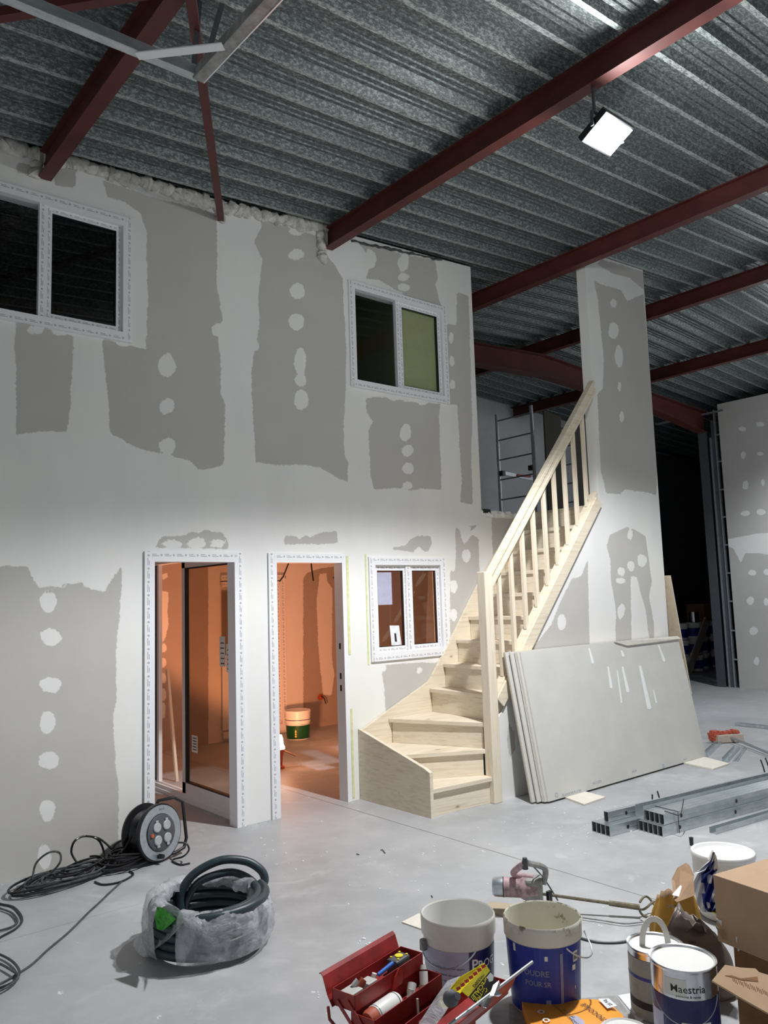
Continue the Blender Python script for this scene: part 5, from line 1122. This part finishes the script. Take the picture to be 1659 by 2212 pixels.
tx_('SPECIALE!', .0215, .40, .52, 'tag_yellow'); tx_('OFFRE', .0215, .30, .75, 'tag_yellow'); tx_('400/500G', .016, .55, .24, 'black_ink')
MB().prism([f2(.78, .45), f2(.97, .45), f2(1.0, .70), f2(.88, .82), f2(.76, .70)], nrm*.0015).build('shield_logo', 'white_plastic', bp)
MB().prism([P(945, 2170, 2.70), P(992, 2112, 2.74), P(1046, 2080, 2.79), P(1050, 2088, 2.78), P(1000, 2140, 2.71), P(962, 2180, 2.68)], -nrm*.004).build('yellow_bag_panel', 'ochre_bag' if False else 'tag_yellow', bp)
for i in range(7):
    x_, y_ = 985+i*9, 2140-i*8; MB().prism([P(x_, y_-6, 2.69), P(x_+9, y_-10, 2.69), P(x_+11, y_-4, 2.69), P(x_+3, y_+1, 2.69)], -nrm*.001).build('red_print', 'tag_red', bp)
MB().prism([P(905, 2212, 2.66), P(945, 2150, 2.72), P(968, 2118, 2.78), P(995, 2108, 2.78), P(985, 2150, 2.70), P(960, 2190, 2.66), P(930, 2230, 2.62)], -nrm*.004).build('clear_bag', 'poly_wrap', bp)
MB().lathe([(0, 0), (.018, .0), (.026, .012), (.026, .03), (.016, .04), (.012, .06), (0, .06)], P(966, 2160, 2.66), 18, M=Matrix.Rotation(RD(60), 3, 'X')).build('valve', 'dark_grey', bp, smooth=True)
tr = empty('threaded_rod', tuple(P(1080, 2130, 2.70))); tag(tr, 'long steel rod with white clamp bracket laid over the toolbox', 'rod')
MB().tube([P(968, 2216, 2.58), P(1150, 2078, 2.86)], .0055, 10).build('rod', 'steel_rod_mat', tr, smooth=True)
cl = [P(1038, 2168, 2.67), P(1058, 2150, 2.68), P(1066, 2128, 2.72), P(1078, 2118, 2.74), P(1082, 2126, 2.74), P(1074, 2138, 2.71), P(1084, 2148, 2.70), P(1078, 2153, 2.69), P(1066, 2151, 2.68), P(1052, 2178, 2.65), P(1044, 2176, 2.65)]
MB().prism(cl, -nrm*.004).build('bracket', 'chrome', tr)

rescale([o for o in bpy.data.objects if o not in _before], .96)
# ================================================================== sacks, boxes, papers
def P0(x_, y_, z_): return onZ(x_, y_, z_)
def sack(name, cx_, cy_, rx, ry, h_, rot, mats_, lab, seed, top_rag=.05, cuts=None, squash=.75, seg=48, open_=True):
    rs = np.random.RandomState(seed); b = MB(); L_ = 14; ph = rs.rand(8)*6; vs = []
    for j in range(L_+1):
        t_ = j/L_; k_ = 1-.10*t_-(1-squash)*t_**3
        for i in range(seg):
            a_ = 2*pi*i/seg; se = (abs(cos(a_))**3.2+abs(sin(a_))**3.2)**(-1/3.2)
            w_ = 1+.045*sin(3*a_+ph[0]+2.5*t_)+.035*sin(7*a_+ph[1]-5*t_)+.02*sin(13*a_+ph[2]+9*t_)
            if j == 0: w_ *= .96
            x_, y_ = rx*se*k_*w_*cos(a_), ry*se*(k_-.25*t_**2 if open_ else k_-.85*t_**2)*w_*sin(a_)
            rag = (top_rag*sin(a_+ph[3])+top_rag*.35*sin(4*a_+ph[4])+top_rag*.2*sin(11*a_+ph[5]))*t_**3
            z_ = h_*t_+rag+.006*sin(6*a_+7*t_+ph[6])*t_
            vs.append((cx_+x_*cos(rot)-y_*sin(rot), cy_+x_*sin(rot)+y_*cos(rot), max(.002, z_)))
    fs = [(j*seg+i, j*seg+(i+1) % seg, (j+1)*seg+(i+1) % seg, (j+1)*seg+i) for j in range(L_) for i in range(seg)]; fs.append(tuple(range(seg))[::-1])
    b.add(vs, fs, 0)
    for q, f_ in enumerate(b.f[:-1]):
        j, i = divmod(q, seg); b.m[q] = cuts(j/L_, 2*pi*i/seg) if cuts else 0
    r = empty(name, (cx_, cy_, 0)); tag(r, lab, 'sack'); o = b.build('bag', mats_, r, smooth=True); m_ = o.modifiers.new('t', 'SOLIDIFY'); m_.thickness = .003; m_.offset = -1
    return r
s1_ = sack('paper_sack', 3.42, 2.12, .12, .09, .275, -.6, ['ochre_bag', 'kraft', 'navy_label'], 'open ochre paper sack with torn top beside the lidded bucket', 3, top_rag=.03, cuts=lambda t_, a_: 1 if t_ > .88 else (2 if .35 < t_ < .62 and (a_ > 4.1 and a_ < 4.7) else 0))
MB().text('CIMENT', .022, lambda u_, v_: P0(1452+u_*420, 1952-v_*420, .25)-np.array([.025, .02, 0])).build('lettering', 'black_ink', s1_)
P_ = [P0(1462, 1950, .30), P0(1458, 1905, .33), P0(1470, 1880, .37), P0(1490, 1868, .40), P0(1500, 1890, .38), P0(1502, 1935, .32)]
MB().prism(P_, (.02, .03, 0)).build('torn_flap', 'kraft', s1_, bevel=.004)
P_ = [P0(1478, 1900, .34), P0(1488, 1884, .36), P0(1500, 1890, .36), P0(1497, 1905, .34), P0(1480, 1908, .33)]
MB().prism([p_-np.array([.02, .02, 0]) for p_ in P_], (-.01, -.01, 0)).build('crumpled_paper', 'board_edge', s1_)
MB().prism([P0(1452, 1932, .32), P0(1470, 1912, .34), P0(1482, 1920, .33), P0(1476, 1938, .31)], (-.006, -.006, 0)).build('white_scrap', 'paper_white', s1_)
s2__ = empty('plastic_sack', tuple(onZ(1525, 2010))); tag(s2__, 'tall crumpled blue and white plastic sack beside the big cardboard box', 'sack')
lf_ = [(1541, 1840), (1531, 1860), (1511, 1878), (1500, 1885), (1498, 1905), (1501, 1930), (1505, 1950), (1513, 1965), (1519, 1970), (1545, 1972)]
rt_ = [(1543, 1842), (1546, 1860), (1549, 1880), (1545, 1892), (1546, 1910), (1546, 1930), (1546, 1950), (1547, 1960), (1547, 1968), (1547, 1973)]
vs = []; 
for j in range(10):
    for i in range(7):
        t_ = i/6; x_ = lf_[j][0]*(1-t_)+rt_[j][0]*t_; y_ = lf_[j][1]*(1-t_)+rt_[j][1]*t_; h_ = .60-.033*j
        vs.append(P(x_, y_, 3.32+.035*((i+j) % 2)-.03*sin(pi*t_)+.01*random.random()))
b = MB().add(vs, [(j*7+i, j*7+i+1, (j+1)*7+i+1, (j+1)*7+i) for j in range(9) for i in range(6)])
for q in range(len(b.f)):
    j, i = divmod(q, 6); b.m[q] = 0 if i < 2 or j < 1 else (1 if (i+j*2) % 5 not in (0,) and j < 8 else (2 if j >= 7 else 0))
o = b.build('bag', ['paper_white', 'blue_label', 'tag_yellow'], s2__); m_ = o.modifiers.new('t', 'SOLIDIFY'); m_.thickness = .006
MB().prism([P(1541, 1838, 3.33), P(1548, 1850, 3.33), P(1552, 1880, 3.33), P(1545, 1884, 3.33), P(1531, 1858, 3.33)], fw*.012).build('top_fold', 'cream_plastic', s2__)
s3_ = sack('plastic_sack', 3.16, 1.90, .16, .10, .30, -.55, ['brown_bag', 'poly_wrap', 'black_ink'], 'translucent brown plastic sack slumped behind the paint tins', 11, top_rag=.03, squash=.4, open_=False)
f_ = lambda u_, v_: P(1494+u_*420, 2037-v_*420, 3.26); MB().text('480', .030, f_).build('lettering', 'black_ink', s3_)
MB().prism([P(1482, 2043, 3.265), P(1505, 2046, 3.265), P(1505, 2052, 3.265), P(1482, 2049, 3.265)], -fw*.002).build('barcode', 'black_ink', s3_)
# cardboard boxes
cbx = empty('cardboard_box', (3.3, 1.5, .30)); tag(cbx, 'large closed cardboard box at the right picture edge', 'box')
e1 = P0(1540, 1889, .55); e2 = P0(1700, 1842, .55); e3 = P0(1700, 1931, .55)
ex = e2-e1; ex /= np.linalg.norm(ex); ey = np.array([ex[1], -ex[0], 0]); 
b = MB().prism([e1-np.array([0, 0, .245]), e1+ex*.45-np.array([0, 0, .245]), e1+ex*.45+ey*.40-np.array([0, 0, .245]), e1+ey*.40-np.array([0, 0, .245])], (0, 0, .245)); b.build('carton', 'cardboard', cbx, bevel=.002)
ob = empty('open_carton', (3.1, 1.45, 0)); tag(ob, 'opened lower cardboard box with torn corrugated flap, bottom right corner', 'box')
o1_ = e1+ey*.05+ex*.03-np.array([0, 0, .25])
c4 = [o1_, o1_+ex*.36, o1_+ex*.36+ey*.30, o1_+ey*.30]; c4 = [np.array([p_[0], p_[1], .002]) for p_ in c4]
for i in range(4):
    p_, q_ = c4[i], c4[(i+1) % 4]; dn_ = np.cross(q_-p_, [0, 0, 1]); dn_ /= np.linalg.norm(dn_); MB().prism([p_, q_, q_+np.array([0, 0, .292]), p_+np.array([0, 0, .292])], -dn_*.004).build('side', 'cardboard_dark', ob)
fa, fb, fc = P(1538, 2118, 2.66), P(1566, 2084, 2.74), P(1700, 2205, 2.56)
fn_ = np.cross(fb-fa, fc-fa); fn_ /= np.linalg.norm(fn_); fn_ = fn_ if fn_@fw < 0 else -fn_
def FP(x_, y_, off=0.): d_ = ray(x_, y_); return O+d_*(((fa-O)@fn_)/(d_@fn_))+fn_*off
fo = MB().prism([FP(*q) for q in ((1538, 2118), (1566, 2084), (1600, 2090), (1632, 2092), (1640, 2100), (1700, 2118), (1700, 2205), (1659, 2188), (1600, 2155))], -fn_*.006).build('torn_flap', 'cardboard', ob)
for i in range(24):
    x_, y_ = 1580+i*4.4, 2110+i*1.75+(i % 3)*1.5; b = MB().prism([FP(x_, y_, .0012), FP(x_+1.6, y_, .0012), FP(x_+5.2, y_+9+(i % 2)*2, .0012), FP(x_+3.8, y_+10, .0012)], -fn_*.001); b.build('corrugation', 'cardboard_dark', fo)
MB().prism([FP(1566, 2108, .0014), FP(1580, 2107, .0014), FP(1600, 2114, .0014), FP(1636, 2110, .0014), FP(1638, 2121, .0014), FP(1604, 2118, .0014), FP(1580, 2111, .0014)], -fn_*.001).build('tear', 'cardboard_dark', fo)
for i, pts in enumerate(([(1548, 1985), (1590, 2000), (1612, 2005), (1585, 2022), (1572, 2020)], [(1545, 2000), (1565, 2012), (1572, 2032), (1560, 2028)], [(1590, 2025), (1640, 2010), (1595, 2055)])):
    tag(MB().prism([P(x_, y_, 3.05-.03*i) for x_, y_ in pts], fw*.004).build('paper_scrap', ['paper_white', 'kraft', 'paper_white'][i]), ['white torn paper corner sticking out under the big cardboard box', 'brown torn paper corner under the big cardboard box', 'lowest white paper corner beside the opened carton'][i], 'paper', 'torn paper corners')
# yellow adhesive bag, papers, bucket lid at the bottom
yb = empty('adhesive_bag', tuple(onZ(1240, 2200))); tag(yb, 'flat yellow paper bag lettered upside down PASTOCOLLE, bottom centre', 'bag')
yo = [(1126, 2160), (1170, 2162), (1225, 2164), (1265, 2158), (1300, 2160), (1325, 2175), (1345, 2192), (1356, 2215), (1350, 2240), (1160, 2240), (1140, 2200)]
vb = [onZ(x_, y_, .05) for x_, y_ in yo]; vt = [np.array([p_[0], p_[1], .002]) for p_ in vb]
cen = sum(vb)/len(vb); b = MB(); n__ = len(vb); inn = [cen+(p_-cen)*.75+np.array([0, 0, .012]) for p_ in vb]
b.add(vt+vb+inn, [(i, (i+1) % n__, n__+(i+1) % n__, n__+i) for i in range(n__)]+[(n__+i, n__+(i+1) % n__, 2*n__+(i+1) % n__, 2*n__+i) for i in range(n__)]+[tuple(2*n__+i for i in range(n__))])
b.build('bag', 'orange_bag', yb, smooth=True)
g1 = onZ(1262, 2170, .066); g2 = onZ(1320, 2212, .066); uu = g2-g1; uu /= np.linalg.norm(uu); vv = np.cross([0, 0, 1], uu)
MB().text('PASTOCOLLE', .030, lambda u_, v_: (g1+g2)/2-uu*u_-vv*(v_)+np.array([0, 0, .0]), bold=.01).build('lettering', 'black_ink', yb)
gg = onZ(1225, 2190, .066); MB().text('COLLE POUR CARREAUX\nDE PLATRE', .014, lambda u_, v_: gg-uu*u_-vv*v_).build('fine_print', 'black_ink', yb)
kq = [onZ(x_, y_, .070) for x_, y_ in ((1292, 2158), (1315, 2157), (1333, 2173), (1312, 2179))]; MB().prism(kq, (0, 0, .001)).build('weight_sticker', 'paper_white', yb)
kc = sum(kq)/4+np.array([0, 0, .002]); MB().text('25 Kg', .020, lambda u_, v_: kc-uu*u_-vv*v_, bold=.01).build('lettering', 'black_ink', yb)
for x_, y_ in ((1169, 2186), (1180, 2204)):
    c_ = onZ(x_, y_, .066); o = MB().add([c_+np.array([r_*cos(a_), r_*sin(a_), .001]) for r_ in (.014, .008) for a_ in np.arange(16)*pi/8], [(k_, (k_+1) % 16, 16+(k_+1) % 16, 16+k_) for k_ in range(16)]).build('round_logo', 'paper_white', yb)
MB().prism([onZ(x_, y_, .064) for x_, y_ in ((1230, 2196), (1245, 2194), (1262, 2206), (1264, 2225), (1246, 2222))], (0, 0, .001)).build('trowel_picture', 'lilac_label', yb)
tag(MB().prism([onZ(x_, y_) for x_, y_ in ((1335, 2152), (1372, 2146), (1400, 2190), (1380, 2215), (1362, 2185))], (0, 0, .004)).build('paper_sheet', 'paper_white'), 'white paper sheet on the floor between the yellow bag and the tins', 'paper')
tag(MB().prism([onZ(x_, y_, .004) for x_, y_ in ((1100, 2170), (1330, 2152), (1365, 2200), (1100, 2230))], (0, 0, .003)).build('grey_sheet', 'tool_grey'), 'grey sheet lying under the yellow bag', 'sheet')
tag(MB().lathe([(0, 0), (.075, 0), (.085, .05), (.09, .052), (.09, .075), (.08, .08), (.075, .074), (0, .07)], (2.585, 1.84, .001), 40).build('white_tub', 'white_plastic', smooth=True), 'low white tub at the bottom edge beside the paint tins', 'tub')

# plaster crumbs scattered over the slab
b = MB(); rs = np.random.RandomState(4)
for cx__, cy__, sp_, n__ in ((1560, 1585, 45, 40), (1140, 1745, 60, 40), (1330, 1760, 90, 30), (790, 2040, 30, 14), (620, 1850, 200, 24), (900, 1860, 180, 30), (1180, 1800, 150, 30), (700, 2150, 60, 10)):
    for _ in range(n__):
        p_ = onZ(cx__+rs.randn()*sp_*.6, min(2200, cy__+rs.randn()*sp_*.18)); r_ = rs.uniform(.0012, .0038)
        if p_[1] > 5.4 or (4.15 < p_[0] < 7.65 and p_[1] > 4.2): continue
        b.obox(p_+np.array([0, 0, r_*.5]), np.array([r_*rs.uniform(.6, 2), r_*.4, 0]), np.array([-r_*.3, r_, 0]), np.array([0, 0, r_*.5]))
tag(b.build('plaster_crumbs', 'compound', origin=(0, 0, 0)), 'small white plaster crumbs scattered over the concrete floor', 'crumbs', kind='stuff')
for x1_, y1_, x2_, y2_, lb in ((822, 1836, 832, 1843, 'tiny dark wire clipping on the open floor, rightmost of the pair'), (770, 1845, 776, 1846, 'tiny dark wire clipping on the open floor, left of the pair'), (931, 1935, 934, 1938, 'tiny dark speck of wire just above the PROG bucket')):
    tag(MB().tube([onZ(x1_, y1_, .004), onZ((x1_+x2_)/2, y1_, .005), onZ(x2_, y2_, .004)], .0028, 5).build('wire_clipping', 'black_plastic'), lb, 'wire', 'wire clippings on the floor')
